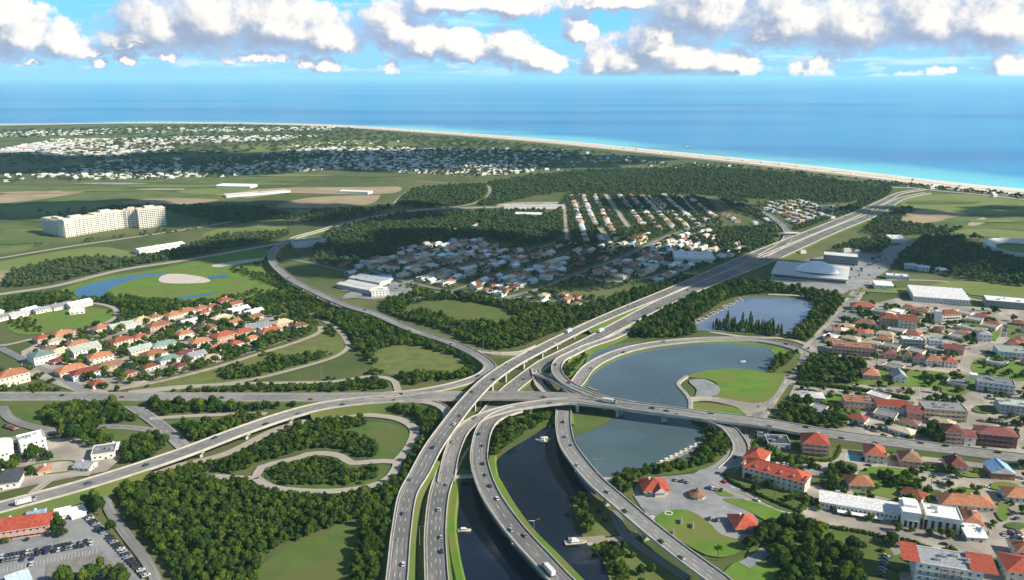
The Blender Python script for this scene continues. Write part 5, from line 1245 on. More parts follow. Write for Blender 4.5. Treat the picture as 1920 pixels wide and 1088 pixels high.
wood('1600,346 1760,358 1980,384 1980,376 1760,352 1650,342', 9, 3.5, 4.6, .9, 'far_wood', 'far tree', prob=.6, far=True)
wood('16,540 30,512 150,486 262,488 335,474 345,484 250,500 110,530', 7, 3.2, 4.4, 1.0, 'left_wood', 'tree of the left wood', far=True)
wood('260,486 330,470 420,442 440,452 520,440 535,446 450,464 340,484', 7.5, 3.2, 4.4, 1.0, 'left_wood', 'tree of the left wood', far=True)
wood('120,562 200,562 262,560 330,570 440,566 480,560 540,548 545,556 440,578 310,598 240,602 215,582 170,566', 5.6, 2.6, 3.6, 1.1, 'left_wood', 'tree of the belt below the blue ponds', far=False)
wood('-20,590 20,562 110,550 140,560 100,572 30,582', 6, 2.6, 3.6, 1.05, 'left_wood', 'tree of the belt on the left', far=False)
wood('300,392 480,390 560,412 520,412 430,420 380,410', 9, 3.8, 5, .9, 'left_wood', 'far tree', far=True)
wood('560,414 600,396 700,394 740,388 700,404 610,420', 9, 3.8, 5, .9, 'left_wood', 'far tree', prob=.7, far=True)
wood('400,446 530,436 545,440 500,452 440,462', 8, 3.4, 4.4, .9, 'left_wood', 'tree', far=True)
wood('15,612 60,590 205,582 210,596 90,626', 6, 1.4, 2.4, .9, 'scrub_wood', 'bush', clump=.75)
wood('40,700 110,630 250,602 430,562 560,600 590,616 480,662 380,692 270,722 175,742 80,690', 9, 2.6, 4.0, 1.1, 'suburb_trees', 'garden tree of the left suburb', prob=.95, pad=1.5)
wood('-20,690 40,690 100,712 150,740 -20,742', 7, 2.4, 3.4, 1.0, 'suburb_trees', 'tree at the left edge suburb', prob=.5)
wood('280,722 380,694 480,664 570,634 590,620 575,618 470,650 370,682 280,712', 6, 2.6, 3.8, 1.1, 'suburb_trees', 'tree along the sandy lane of the left suburb', prob=.8)
wood('430,558 500,572 600,610 590,622 490,584 425,568', 5.5, 2.4, 3.2, 1.1, 'suburb_trees', 'tree at the upper edge of the left suburb')
wood('440,500 520,500 545,545 470,556 430,550', 7, 2, 3, 1, 'left_wood', 'tree on the golf lawn', clump=.3)
# the right hand town
wood('1498,724 1510,690 1538,666 1600,674 1622,690 1610,716 1560,724', 5.2, 2.4, 3.4, 1.2, 'garden_trees', 'tree of the dense square garden beside the avenue', prob=.85)
wood('1452,800 1470,765 1496,744 1502,758 1545,766 1585,782 1600,800 1590,808 1530,802', 6, 2.6, 3.8, 1.2, 'town_trees', 'tree between the avenue and the highway', prob=.8)
wood('1704,695 1740,706 1828,713 1828,734 1734,728 1712,715', 6.5, 2.4, 3.6, 1.1, 'town_trees', 'tree on the green strip of the wide street', prob=.55)
wood('1728,738 1806,738 1836,752 1830,768 1788,757 1728,756', 6, 2.6, 3.8, 1.1, 'town_trees', 'tree of the grove behind the tan block', prob=.85)
wood('1655,792 1690,795 1695,815 1670,820', 6, 2.6, 3.8, 1.2, 'town_trees', 'tree at the car park below the red roofed block')
wood('1738,800 1772,798 1770,830 1742,830', 6, 2.8, 3.8, 1.2, 'town_trees', 'tree left of the dark red block')
wood('1425,848 1470,855 1558,874 1558,884 1470,872 1420,858', 5.5, 2.4, 3.4, 1.0, 'town_trees', 'tree of the row behind the hotel')
wood('1552,880 1578,874 1575,918 1550,916', 5.6, 2.6, 3.6, 1.2, 'town_trees', 'bushy tree right of the hotel')
wood('1578,872 1608,872 1602,896 1580,894', 6, 2.8, 3.8, 1.1, 'town_trees', 'tree beside the orange roofed house')
wood('1640,886 1700,890 1726,905 1716,944 1690,946 1680,925 1650,905', 5.6, 2.5, 3.7, 1.15, 'town_trees', 'tree of the grove behind the white civic building', prob=.9)
wood('1388,1056 1418,1012 1478,972 1512,968 1545,985 1556,1010 1600,1030 1620,1060 1610,1120 1440,1120 1470,1075 1395,1062', 6.4, 3.0, 4.6, 1.15, 'park_trees', 'leafy tree in the bottom right park', prob=.72, clump=-1.5)
wood('1388,1056 1418,1012 1478,975 1490,985 1440,1030 1410,1062', 5.2, 2.8, 3.8, 1.2, 'park_trees', 'leafy tree in the bottom right park')
wood('1560,1010 1660,1030 1660,1050 1570,1040', 6, 1.8, 2.8, .9, 'park_trees', 'low bush in the bottom right park', prob=.6)
wood('1660,1010 1760,1022 1850,1042 1905,1036 1905,1050 1840,1060 1740,1040 1660,1028', 5.6, 2.2, 3.2, 1.1, 'town_trees', 'tree along the hedge above the apartment block', prob=.8)
wood('1735,1003 1800,1010 1812,1022 1760,1026', 5.6, 2.4, 3.4, 1.1, 'town_trees', 'tree in front of the white civic building')
wood('1800,598 1850,592 1876,606 1880,622 1862,642 1790,642 1765,628', 8, 2.2, 3.2, 1.1, 'town_trees', 'tree on the ring street lawn', prob=.5)
wood('1555,590 1640,575 1760,590 1765,600 1640,605 1640,640 1555,650', 7, 2.5, 3.6, 1.15, 'town_trees', 'tree of the upper town', prob=.6)
wood('1655,655 1800,650 1810,690 1770,680 1660,668', 7.5, 2.3, 3.2, 1.1, 'town_trees', 'tree among the upper town houses', prob=.45)
wood('1840,660 1872,680 1960,695 1960,720 1835,706 1836,690 1880,712 1850,680', 7, 2.4, 3.4, 1.1, 'town_trees', 'tree round the bright right lawn', prob=.35)
wood('1850,745 1960,760 1960,860 1850,830', 11, 2.4, 3.4, 1.1, 'town_trees', 'town tree near the right edge', prob=.45)
wood('1600,790 1740,800 1760,830 1600,812', 10, 2.4, 3.4, 1.1, 'town_trees', 'town tree beside the highway', prob=.45)
wood('1640,900 1960,925 1960,1000 1850,960 1640,925', 12, 2.2, 3.2, 1.1, 'town_trees', 'street tree of the right town', prob=.4)
wood('1650,870 1960,905 1960,920 1650,885', 10, 2.0, 3.0, 1.1, 'town_trees', 'garden tree between the villas', prob=.45)
wood('1600,500 1680,480 1690,520 1640,540 1720,545 1960,575 1960,590 1720,556 1600,560 1560,556', 13, 2.2, 3.2, 1, 'town_trees', 'tree by the works', prob=.35, far=True)
wood('1150,905 1205,884 1285,870 1326,842 1322,812 1358,816 1368,838 1338,868 1290,884 1205,898 1172,925', 4.6, 2.3, 3.2, 1.15, 'shore_trees', 'tree of the belt on the south shore of the lake', water=False)
wood('1442,697 1454,680 1480,664 1498,668 1490,690 1470,702', 4.8, 2.3, 3.2, 1.2, 'shore_trees', 'tree of the clump on the east shore of the lake', water=False)
wood('922,862 928,832 940,800 990,782 1034,772 1030,790 998,810 952,838 934,862', 4.8, 2.5, 3.6, 1.15, 'wedge_trees', 'tree of the wedge between the two bridges', water=False, pad=1)
wood('1076,942 1100,926 1112,930 1104,960 1115,1000 1100,1010 1086,988', 4.6, 2.2, 3.0, 1.1, 'island_trees', 'tree on the canal bank under the long ramp', water=False, pad=1)
wood('1120,940 1160,992 1140,1006 1120,985', 7, 1.8, 2.6, 1.0, 'island_trees', 'small tree on the canal bank lawn', prob=.6, water=False)
wood('1110,1022 1140,1016 1170,1070 1190,1120 1168,1120 1130,1056', 4.6, 2.2, 3.0, 1.1, 'island_trees', 'tree lining the canal bank, bottom', water=False, pad=1)
wood('1150,1018 1200,1022 1250,1062 1280,1112 1200,1112 1170,1060', 6.5, 2.2, 3.4, 1.1, 'island_trees', 'tree on the bank lawn beside the long ramp', prob=.5, water=False)
wood('1056,704 1063,686 1086,665 1112,656 1100,668 1080,690 1068,706', 3.0, 1.2, 1.9, .8, 'bank_bushes', 'bush on the bright bank inside the lake loop', water=False, pad=.5)

wood('1460,800 1530,660 1600,585 1780,580 1920,600 1920,850 1560,812', 11, 1.6, 3.2, 1.1, 'town_trees', 'scattered tree of the upper town blocks', prob=.55, pad=1)
wood('1400,835 1560,850 1920,880 1920,1088 1700,1088 1660,1015 1500,975 1385,905', 10, 1.5, 3.2, 1.1, 'town_trees', 'scattered tree of the lower town blocks', prob=.5, pad=1)
def onscreen(x, y):
    p = proj(x, y, 3.0); return -12 < p[0] < 1932 and -12 < p[1] < 1105
cand = []
for wi, (area, label, pts, far) in enumerate(WOODS):
    if far: continue
    for pi, t in enumerate(pts):
        if onscreen(t[0], t[1]): cand.append((t[2]*t[3]/(t[0]**2 + t[1]**2), wi, pi))
cand.sort(reverse=True)
BIG = {(w, p) for _, w, p in cand[:298]}
DENSE = ('wood', 'loop_wood', 'heart_wood', 'tree_belt')
by = {}
for w, p in BIG: by.setdefault(WOODS[w][1], []).append(WOODS[w][2][p])
for label, L_ in by.items():
    L_.sort(key=lambda t: t[0] / t[1]); shared = len(L_) > 45
    for i, (x, y, r, h, rot, pk) in enumerate(L_):
        k = random.randrange(8)
        o = link('tree', None, None, (x, y, 0), rot)
        if shared: lab = label
        else: lab = '%s, %s from the left' % (label, ordn(i))
        thing(o, lab, 'tree', 'trees: ' + label.replace(DK, 'wood '))
        link('trunk', TRUNKS[k % 3], o, scale=(r, r, h))
        link('crown', NEARP[k], o, scale=(r, r, h))
STUFFP = {}
for wi, (area, label, pts, far) in enumerate(WOODS):
    for pi, (x, y, r, h, rot, pk) in enumerate(pts):
        if (wi, pi) in BIG: continue
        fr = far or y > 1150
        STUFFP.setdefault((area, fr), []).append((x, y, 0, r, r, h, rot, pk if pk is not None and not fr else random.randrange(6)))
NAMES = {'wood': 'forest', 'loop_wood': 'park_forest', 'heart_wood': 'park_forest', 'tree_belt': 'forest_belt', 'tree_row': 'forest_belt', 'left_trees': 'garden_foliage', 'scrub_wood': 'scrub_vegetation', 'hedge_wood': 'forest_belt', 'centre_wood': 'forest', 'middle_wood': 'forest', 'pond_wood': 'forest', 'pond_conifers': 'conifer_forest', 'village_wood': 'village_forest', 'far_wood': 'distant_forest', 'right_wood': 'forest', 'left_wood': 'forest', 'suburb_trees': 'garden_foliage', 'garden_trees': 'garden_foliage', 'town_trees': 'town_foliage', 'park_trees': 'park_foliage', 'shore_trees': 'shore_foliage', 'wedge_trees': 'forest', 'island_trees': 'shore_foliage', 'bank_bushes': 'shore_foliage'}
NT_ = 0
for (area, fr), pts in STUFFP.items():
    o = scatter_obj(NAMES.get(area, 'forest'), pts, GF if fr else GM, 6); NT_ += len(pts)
print('trees', NT_, 'big', len(BIG), 'houses near', len(NEAR), 'far', len(FARV))

# hedges: clipped leafy walls along streets
def hedge(s, w, h, label, m=None):
    P = path_sample([(*p, 0) for p in WP(s)], 2.0); g = np.random.default_rng(len(s)); V, F = [], []; nb = 0
    T = np.gradient(P[:, :2], axis=0); T /= np.linalg.norm(T, axis=1)[:, None]; N = np.stack([-T[:, 1], T[:, 0]], 1)
    c = P[len(P)//2]
    for i in range(len(P)):
        v, f = ICO1; r = np.array((w*.62, w*.62, h*.55))*g.uniform(.8, 1.15)
        V.append(v*r*(1 + g.uniform(-.15, .15, (len(v), 1))) + np.array((P[i, 0] - c[0], P[i, 1] - c[1], h*.5))); F += [tuple(q + nb) for q in f]; nb += len(v)
        for k in range(10):
            d = g.normal(size=3); d[2] = abs(d[2]); d /= np.linalg.norm(d); p = d*r*1.05 + np.array((P[i, 0] - c[0], P[i, 1] - c[1], h*.5)); e1 = g.normal(size=3)*.35; e2 = g.normal(size=3)*.35
            V.append(np.array([p + e1, p + e2, p - e1, p - e2])); F.append((nb, nb+1, nb+2, nb+3)); nb += 4
    me = bpy.data.meshes.new('hedge'); me.from_pydata(np.concatenate(V).tolist(), [], F); me.materials.append(m or M_LEAF); me.polygons.foreach_set('use_smooth', [True]*len(F)); me.update()
    thing(link('hedge', me, None, (c[0], c[1], 0)), label, 'hedge', 'clipped hedges of the right town')
for s, w, h, t in [('1497,722 1560,728 1640,738 1700,750', 4.5, 3.6, 'long dark hedge along the lower side of the square garden street'), ('1356,892 1372,907 1420,930 1480,955 1500,962', 2.4, 2.2, 'hedge in front of the hotel along the curving street'), ('1412,846 1418,830 1450,815 1500,812', 2.2, 2, 'hedge round the left end of the oval block'), ('1414,847 1460,858 1500,862 1556,866 1572,850 1572,838 1545,822', 2.4, 2.2, 'hedge round the lower and right side of the oval block'), ('1528,982 1560,992 1624,1003 1660,1012', 2.6, 2.6, 'straight hedge on the street side of the bottom right park'), ('1524,948 1600,955 1660,965 1690,972', 2.2, 1.8, 'hedge behind the long white station hall'), ('1606,716 1618,700 1622,690', 2.6, 2.6, 'bright hedge at the right side of the square garden'), ('1500,962 1510,950 1518,938', 3, 3, 'short tall hedge at the lower corner of the hotel')]: hedge(s, w, h, t)

# far towns: too many and too small to count
DH = scatter_group(proto_coll('distant_house_kinds', [m for k in range(3) for m in ()] or [
    (lambda k: (lambda b: (b.box(-k[0]/2, k[0]/2, -k[1]/2, k[1]/2, 0, k[2]), b.quad((-k[0]/2-.4, -k[1]/2-.4, k[2]), (k[0]/2+.4, -k[1]/2-.4, k[2]), (k[0]/2-2, 0, k[2]+2.4), (-k[0]/2+2, 0, k[2]+2.4), 1), b.quad((k[0]/2+.4, k[1]/2+.4, k[2]), (-k[0]/2-.4, k[1]/2+.4, k[2]), (-k[0]/2+2, 0, k[2]+2.4), (k[0]/2-2, 0, k[2]+2.4), 1), b.tri((k[0]/2+.4, -k[1]/2-.4, k[2]), (k[0]/2+.4, k[1]/2+.4, k[2]), (k[0]/2-2, 0, k[2]+2.4), 1), b.tri((-k[0]/2-.4, k[1]/2+.4, k[2]), (-k[0]/2-.4, -k[1]/2-.4, k[2]), (-k[0]/2+2, 0, k[2]+2.4), 1), b.mesh('distant_house', [wallm(k[3]), roofm(k[4])]))[-1])(MB()))(k)
    for k in [(14, 10, 5, 'white', 'palegrey'), (18, 11, 6, 'white', 'white'), (13, 10, 5, 'cream', 'terracotta'), (26, 14, 9, 'white', 'palegrey'), (15, 10, 5, 'palegrey', 'skyblue'), (15, 11, 5, 'white', 'tan')]]))
dh = []
for poly, sp, pr in [('60,330 200,302 420,300 600,275 760,278 1050,290 1060,318 900,332 640,318 420,332 200,338', 15, .62), ('-20,285 100,262 260,256 300,262 330,280 200,295 100,292', 16, .7), ('150,290 260,262 420,252 640,252 520,264 330,272 320,288', 18, .55), ('-20,250 200,242 420,236 640,238 620,244 300,250 -20,258', 24, .55), ('760,276 1060,282 1200,296 1260,306 1060,312 900,300', 26, .45), ('1180,312 1280,304 1420,318 1340,320 1220,322', 30, .4), ('480,276 740,262 760,268 620,280', 30, .35), ('-20,322 100,318 260,322 160,336 0,342', 28, .4), ('1690,352 1980,384 1980,378 1720,346', 22, .5), ('1500,474 1600,470 1640,478 1560,486', 18, .35)]:
    w = WP(poly); A = np.array(w); x0, y0 = A.min(0); x1, y1 = A.max(0)
    xs, ys = np.meshgrid(np.arange(x0, x1, sp), np.arange(y0, y1, sp*1.7)); th = .22
    x = xs.ravel() + rng.uniform(-.2, .2, xs.size)*sp; y = ys.ravel() + rng.uniform(-.3, .3, xs.size)*sp + .1*xs.ravel()
    f = np.sin(x*.006 + 3*np.sin(y*.002)) + np.sin(y*.009 + 2*np.sin(x*.0035)) 
    k = pip(x, y, w) & (rng.random(x.size) < pr*(.95 + .35*f))
    for a, c in zip(x[k], y[k]): s = random.uniform(.5, .85); dh.append((a, c, 0, s, s, s, th + random.uniform(-.1, .1), random.choice((0, 0, 1, 2, 4, 5)) if random.random() > .03 else 3))
for x, y, a, k, _ in FARV: dh.append((x, y, 0, .85, .85, .75, a, random.choice((0, 2, 2, 5, 5, 4))))
scatter_obj('distant_town', dh, DH, 6)
# trees between the far houses
dt = []
for poly, sp, pr in [('-40,345 200,304 420,302 620,272 760,276 1060,288 1060,318 900,334 640,320 420,334 200,340', 26, .6), ('-40,300 260,256 640,240 800,256 1000,272 1200,296 1060,300 760,272 400,290 -40,318', 34, .55), ('-40,246 420,234 640,240 400,250 -40,262', 46, .6), ('-40,330 300,300 620,290 600,300 200,322', 22, .75), ('1060,300 1400,312 1640,342 1400,320 1200,312', 20, .6), ('60,400 300,385 420,388 300,398 120,412', 16, .5), ('0,470 160,455 330,440 420,420 320,432 180,450', 12, .5)]:
    w = WP(poly); A = np.array(w); x0, y0 = A.min(0); x1, y1 = A.max(0)
    xs, ys = np.meshgrid(np.arange(x0, x1, sp), np.arange(y0, y1, sp)); x = xs.ravel() + rng.uniform(-.5, .5, xs.size)*sp; y = ys.ravel() + rng.uniform(-.5, .5, xs.size)*sp
    k = pip(x, y, w) & (rng.random(x.size) < pr)
    for a, c in zip(x[k], y[k]): r = sp*random.uniform(.25, .45); dt.append((a, c, 0, r, r, min(r, 5)*.9, random.random()*6, random.randrange(6)))
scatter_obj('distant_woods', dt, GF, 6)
print('far houses', len(dh), 'far trees', len(dt))
# ------------------------------------------------------------------ vehicles
CARC = {'white': (.62, .62, .61), 'silver': (.34, .35, .36), 'black': (.02, .02, .022), 'dark blue': (.03, .05, .13), 'red': (.35, .03, .025), 'grey': (.18, .19, .20)}
def paint(c):
    n = 'car_paint_' + c.replace(' ', '_')
    if n not in MATS:
        m = mat(n, CARC[c], .3, .04, .5, spec=.5)
    return MATS[n]
def car_meshes(c):
    b = MB()                                     # lower body with sloped bonnet and boot, then the roof panel
    pr = [(-2.15, .35), (-2.2, .75), (-1.5, .92), (.75, .92), (2.0, .74), (2.2, .55), (2.15, .35)]
    w = .88
    for (x0, z0), (x1, z1) in zip(pr, pr[1:]): b.quad((x0, -w, z0), (x0, w, z0), (x1, w, z1), (x1, -w, z1))
    b.quad((pr[0][0], -w, .35), (pr[-1][0], -w, .35), (pr[-1][0], w, .35), (pr[0][0], w, .35))
    for s in (-1, 1):
        i = len(b.v); q = [(x, s*w, z) for x, z in pr]; q = q if s > 0 else q[::-1]
        b.v += q; b.f.append(tuple(range(i, i + len(q)))); b.m.append(0); b.uv += [(0, 0)]*len(q)
    b.box(-1.15, .35, -.66, .66, 1.42, 1.47)
    body = b.mesh('body', [paint(c)])
    g = MB(); lo, hi = [(-1.75, -.8), (1.0, -.8), (1.0, .8), (-1.75, .8)], [(-1.15, -.66), (.35, -.66), (.35, .66), (-1.15, .66)]
    for i in range(4): g.quad((*lo[i], .9), (*lo[(i+1) % 4], .9), (*hi[(i+1) % 4], 1.43), (*hi[i], 1.43))
    return body, g.mesh('windows', [M_GLASS])
wb = MB(); wb.cyl((0, -.1, 0), (0, .1, 0), .33, .33, 10); wb.cyl((0, -.12, 0), (0, .12, 0), .17, .17, 8, 1); WHEEL = wb.mesh('wheel', [M_TYRE, M_STEEL])
CARM = {c: car_meshes(c) for c in CARC}
def car(pos, ang, c, label, group, parts=True):
    o = link('car', CARM[c][0], None, pos, ang); thing(o, label, 'car', group)
    link('windows', CARM[c][1], o)
    if parts:
        for x in (-1.35, 1.35):
            for y in (-.82, .82): link('wheel', WHEEL, o, (x, y, .33))
    return o
def truck(pos, ang, label, group, tc='white'):
    b = MB(); b.box(-6.2, 2.4, -1.25, 1.25, 1.1, 3.8); o = link('truck', None, None, pos, ang); thing(o, label, 'truck', group)
    link('trailer', b.mesh('trailer', [paint(tc)]), o)
    b = MB(); b.box(2.9, 4.9, -1.2, 1.2, .5, 2.7); b.quad((2.9, -1.2, 2.7), (4.3, -1.2, 2.7), (4.3, 1.2, 2.7), (2.9, 1.2, 2.7)); b.box(2.2, 2.9, -.9, .9, .5, 1.0); link('cab', b.mesh('cab', [paint('silver')]), o)
    b = MB(); b.box(4.9, 4.94, -1.05, 1.05, 1.6, 2.5); link('windscreen', b.mesh('windscreen', [M_GLASS]), o)
    for x in (-5.3, -4.2, 1.2, 3.9):
        for y in (-1.1, 1.1): link('wheel', WHEEL, o, (x, y, .5), scale=(1.5, 1.5, 1.5))
CC = ['white', 'silver', 'silver', 'black', 'dark blue', 'grey', 'grey', 'black', 'red']
def on_road(key, y0, y1, n, where, trucks=0, lanes=None):
    """spread traffic between two pixel rows of a road"""
    r = ROADS[key]; P = r['P']; pr = [proj(*p[:3]) for p in P]
    ok = [i for i, q in enumerate(pr) if y0 <= q[1] <= y1 and 4 < q[0] < 1916]
    if not ok: return
    out = []
    for k in range(n):
        i = ok[min(len(ok) - 1, int((k + random.uniform(.15, .85)) * len(ok) / n))]
        ln = random.randrange(r['lanes']); wi = P[i, 3] - 2*r['sh']; off = -wi/2 + wi*(ln + .5)/r['lanes']
        out.append((pr[i][1], P[i] , off, r['N'][i], r['T'][i], k < trucks, ln))
    out.sort(key=lambda t: -t[0])
    seen = {}
    for j, (py, p, off, N, T, tk, ln) in enumerate(out):
        pos = (p[0] + N[0]*off, p[1] + N[1]*off, p[2] + .02); a = math.atan2(T[1], T[0]) + (math.pi if (key in ('D', 'Sx', 'E', 'C', 'F', 'H', 'V', 'Wst', 'T', 'U') and off < 0) else 0)
        c = random.choice(CC) if not tk else 'white'; nm = 'truck' if tk else c + ' car'
        seen[nm] = seen.get(nm, 0) + 1
        lab = '%s on %s, %s of its colour from below' % (nm if not tk else 'white box truck', where, ordn(seen[nm] - 1)) if not tk else 'white box truck on %s, %s truck from below' % (where, ordn(seen[nm] - 1))
        if tk: truck(pos, a, lab, 'traffic on the roads')
        else: car(pos, a, c, lab, 'traffic on the roads')
random.seed(21)
on_road('A1', 640, 1080, 11, 'the left motorway carriageway', 0); on_road('A1', 380, 640, 9, 'the far left motorway carriageway', 1)
on_road('A2', 690, 1080, 13, 'the right motorway carriageway', 0); on_road('A2', 380, 680, 10, 'the far right motorway carriageway', 1)
on_road('B', 800, 1084, 9, 'the curved canal bridge', 1); on_road('C', 780, 1084, 8, 'the long ramp over the water', 0); on_road('C', 640, 760, 5, 'the ramp along the north shore')
on_road('D', 735, 750, 7, 'the left part of the highway', 0); on_road('D', 750, 870, 11, 'the right part of the highway', 1); on_road('Sx', 745, 960, 8, 'the diagonal viaduct', 1); on_road('E', 750, 890, 6, 'the wide flyover')
on_road('F', 390, 740, 9, 'the winding ramp', 1); on_road('H', 455, 830, 14, 'the long avenue'); on_road('V', 826, 920, 6, 'the street below the highway'); on_road('Wst', 902, 1036, 9, 'the station hall street'); on_road('T', 656, 712, 7, 'the wide upper street'); on_road('U', 716, 762, 5, 'the street above the tan block'); on_road('RG', 570, 654, 7, 'the ring street'); on_road('M7', 372, 478, 5, 'the far sweeping ramp'); on_road('G2', 640, 750, 3, 'the tight connector loop')
def parked(s0, s1, n, what, colours, rot=90, fill=.9, jitter=.06):
    p, q = G(*s0, .35), G(*s1, .35); d = q - p; a = math.atan2(d.y, d.x); cnt = {}
    order = sorted(range(n), key=lambda k: (p + d*(k/max(1, n-1))).x)
    for j, k in enumerate(order):
        if random.random() > fill: continue
        c = random.choice(colours); cnt[c] = cnt.get(c, 0) + 1
        t = p + d*(k/max(1, n - 1)); t.z = .34 + PLZ
        car(t, a + R(rot) + random.uniform(-jitter, jitter), c, '%s car, %s, %s such car from left' % (c, what, ordn(cnt[c] - 1)), 'parked cars', True)
PLZ = 0.6
DKC = ['black', 'black', 'dark blue', 'grey', 'black', 'silver', 'white']
parked((5, 1046), (168, 1016), 22, 'the upper row of the big car park', DKC); parked((8, 1053), (172, 1022), 22, 'the lower row of the big car park', DKC, fill=.7)
parked((166, 972), (196, 1000), 9, 'the short side row, big car park', DKC, rot=80); parked((202, 1006), (236, 1042), 9, 'the middle side row, big car park', DKC, rot=80); parked((240, 1048), (275, 1082), 8, 'the long side row, big car park', DKC, rot=80)
parked((60, 1060), (66, 1059), 1, 'the open middle of the big car park', ['white']); parked((44, 1051), (62, 1049), 3, 'the lane of the big car park', ['silver', 'dark blue'])
parked((1268, 902), (1290, 906), 3, 'the lake car park near the restaurant', CC, fill=1); parked((1330, 975), (1385, 985), 5, 'the lake car park behind the lawn', CC, fill=.7); parked((1210, 968), (1222, 974), 2, 'the lake car park by the long ramp', ['white', 'silver'], fill=1); parked((1322, 915), (1352, 921), 5, 'the lake car park centre', CC, fill=.6)
parked((1895, 1000), (1906, 1030), 8, 'the right edge car park', CC, rot=85); parked((1908, 1000), (1918, 1028), 7, 'the second row at the right edge', CC, rot=85); parked((1893, 968), (1906, 975), 3, 'the bay under the right edge house', CC)
parked((1648, 720), (1652, 735), 5, 'the row right of the isolated brown house', CC, rot=85); parked((1668, 733), (1700, 738), 6, 'the row below the grey gabled house', CC)
parked((1590, 795), (1648, 806), 10, 'the yard below the pinkish block', CC); parked((1838, 790), (1915, 800), 12, 'the row above the maroon block', CC); parked((1885, 612), (1882, 632), 8, 'the row beside the round dry lawn', CC, rot=90); parked((1470, 872), (1505, 880), 6, 'the yard behind the hotel', DKC); parked((1660, 1045), (1652, 1082), 7, 'the lane beside the bottom park', CC, rot=85); parked((1750, 905), (1775, 909), 4, 'the yard between the villas', CC); parked((1598, 905), (1580, 918), 3, 'the yard left of the orange house', CC)
parked((12, 800), (30, 806), 5, 'the lot at the far left lane', CC, fill=1); parked((1625, 492), (1650, 482), 9, 'the stadium lot by the avenue, lower row', CC); parked((1632, 498), (1660, 486), 9, 'the stadium lot by the avenue, upper row', CC); parked((1660, 590), (1760, 596), 10, 'the yard of the upper town', CC, fill=.6)

# ------------------------------------------------------------------ boats, jetties
def boat(pos, ang, L, label, kind='motor', group=None):
    o = link('boat', None, None, pos, ang); thing(o, label, 'boat', group)
    b = MB(); w = L*.17; n = 7; top, bot = [], []
    for i in range(n + 1):
        t = i/n; hw = w*(1 if t < .55 else max(.02, math.cos((t - .55)/.45*1.5))); x = -L/2 + L*t
        top.append((x, hw, .9 + .35*t*t)); bot.append((x*.94, hw*.7, 0))
    for s in (1, -1):
        for i in range(n):
            q = [(top[i][0], s*top[i][1], top[i][2]), (top[i+1][0], s*top[i+1][1], top[i+1][2]), (bot[i+1][0], s*bot[i+1][1], 0), (bot[i][0], s*bot[i][1], 0)]
            b.quad(*(q if s < 0 else q[::-1]))
    for i in range(n): b.quad((top[i][0], -top[i][1], top[i][2] - .1), (top[i+1][0], -top[i+1][1], top[i+1][2] - .1), (top[i+1][0], top[i+1][1], top[i+1][2] - .1), (top[i][0], top[i][1], top[i][2] - .1), 1)
    b.quad((-L/2, -w, .9), (-L/2, w, .9), (-L*.47, w*.7, 0), (-L*.47, -w*.7, 0))
    link('hull', b.mesh('hull', [mat('boat_hull', (.72, .72, .70), .4, .05), mat('boat_deck', (.45, .38, .28), .8)]), o)
    if kind != 'open':
        b = MB(); b.box(-L*.22, L*.12, -w*.62, w*.62, .85, 1.9); b.box(-L*.26, L*.08, -w*.7, w*.7, 1.9, 2.02); link('cabin', b.mesh('cabin', [mat('boat_hull', (.72, .72, .70))]), o)
        b = MB(); b.box(L*.12, L*.125, -w*.55, w*.55, 1.25, 1.8); b.box(-L*.2, L*.1, w*.62, w*.63, 1.3, 1.75); b.box(-L*.2, L*.1, -w*.63, -w*.62, 1.3, 1.75); link('cabin_window', b.mesh('cabin_window', [M_GLASS]), o)
    if kind == 'big':
        b = MB(); b.box(-L*.2, L*.02, -w*.5, w*.5, 2.02, 3.2); b.cyl((-L*.1, 0, 3.2), (-L*.1, 0, 5.2), .07, .04, 6); link('bridge_deck', b.mesh('bridge_deck', [mat('boat_hull', (.72, .72, .70))]), o)
    return o
boat(G(871, 996, .62), R(4), 8, 'small flat workboat alone on the dark canal left of the curved bridge')
boat(G(1016, 828, .7), R(165), 10, 'white cruiser moored at the tip of the wooded wedge', 'big'); boat(G(1022, 824, .7), R(150), 8, 'smaller white motorboat beside the cruiser at the wooded wedge')
boat(G(1080, 1019, .7), R(8), 13, 'white passenger boat lying at the end of the jetty', 'big')
boat(G(1393, 679, .7), R(20), 6, 'tiny white boat alone in the middle of the lake', 'open')
boat(G(1098, 219, .4), R(10), 60, 'distant white ship out on the sea, upper of two', 'big'); boat(G(1290, 276, .4), R(10), 40, 'distant white ship nearer to the beach, lower of two', 'big')
MAR = [(1232 + i*9.2, 876 - i*4.6) for i in range(10)]
for i, (x, y) in enumerate(MAR): boat(G(x - 3, y - 2, .7), R(200) + random.uniform(-.1, .1), random.uniform(4.5, 7), 'white motorboat in the lake marina row, %s from the left' % ordn(i), random.choice(('motor', 'motor', 'open')), 'boats in the lake marina')
MP = [(1304 + i*7.6, 606 - i*3.9) for i in range(12)]
for i, (x, y) in enumerate(MP): boat(G(x, y, .7), R(-20) + random.uniform(-.15, .15), random.uniform(6, 9), 'moored boat along the pond shore, %s from the left' % ordn(i), random.choice(('motor', 'big', 'open')), 'boats along the pond shore')
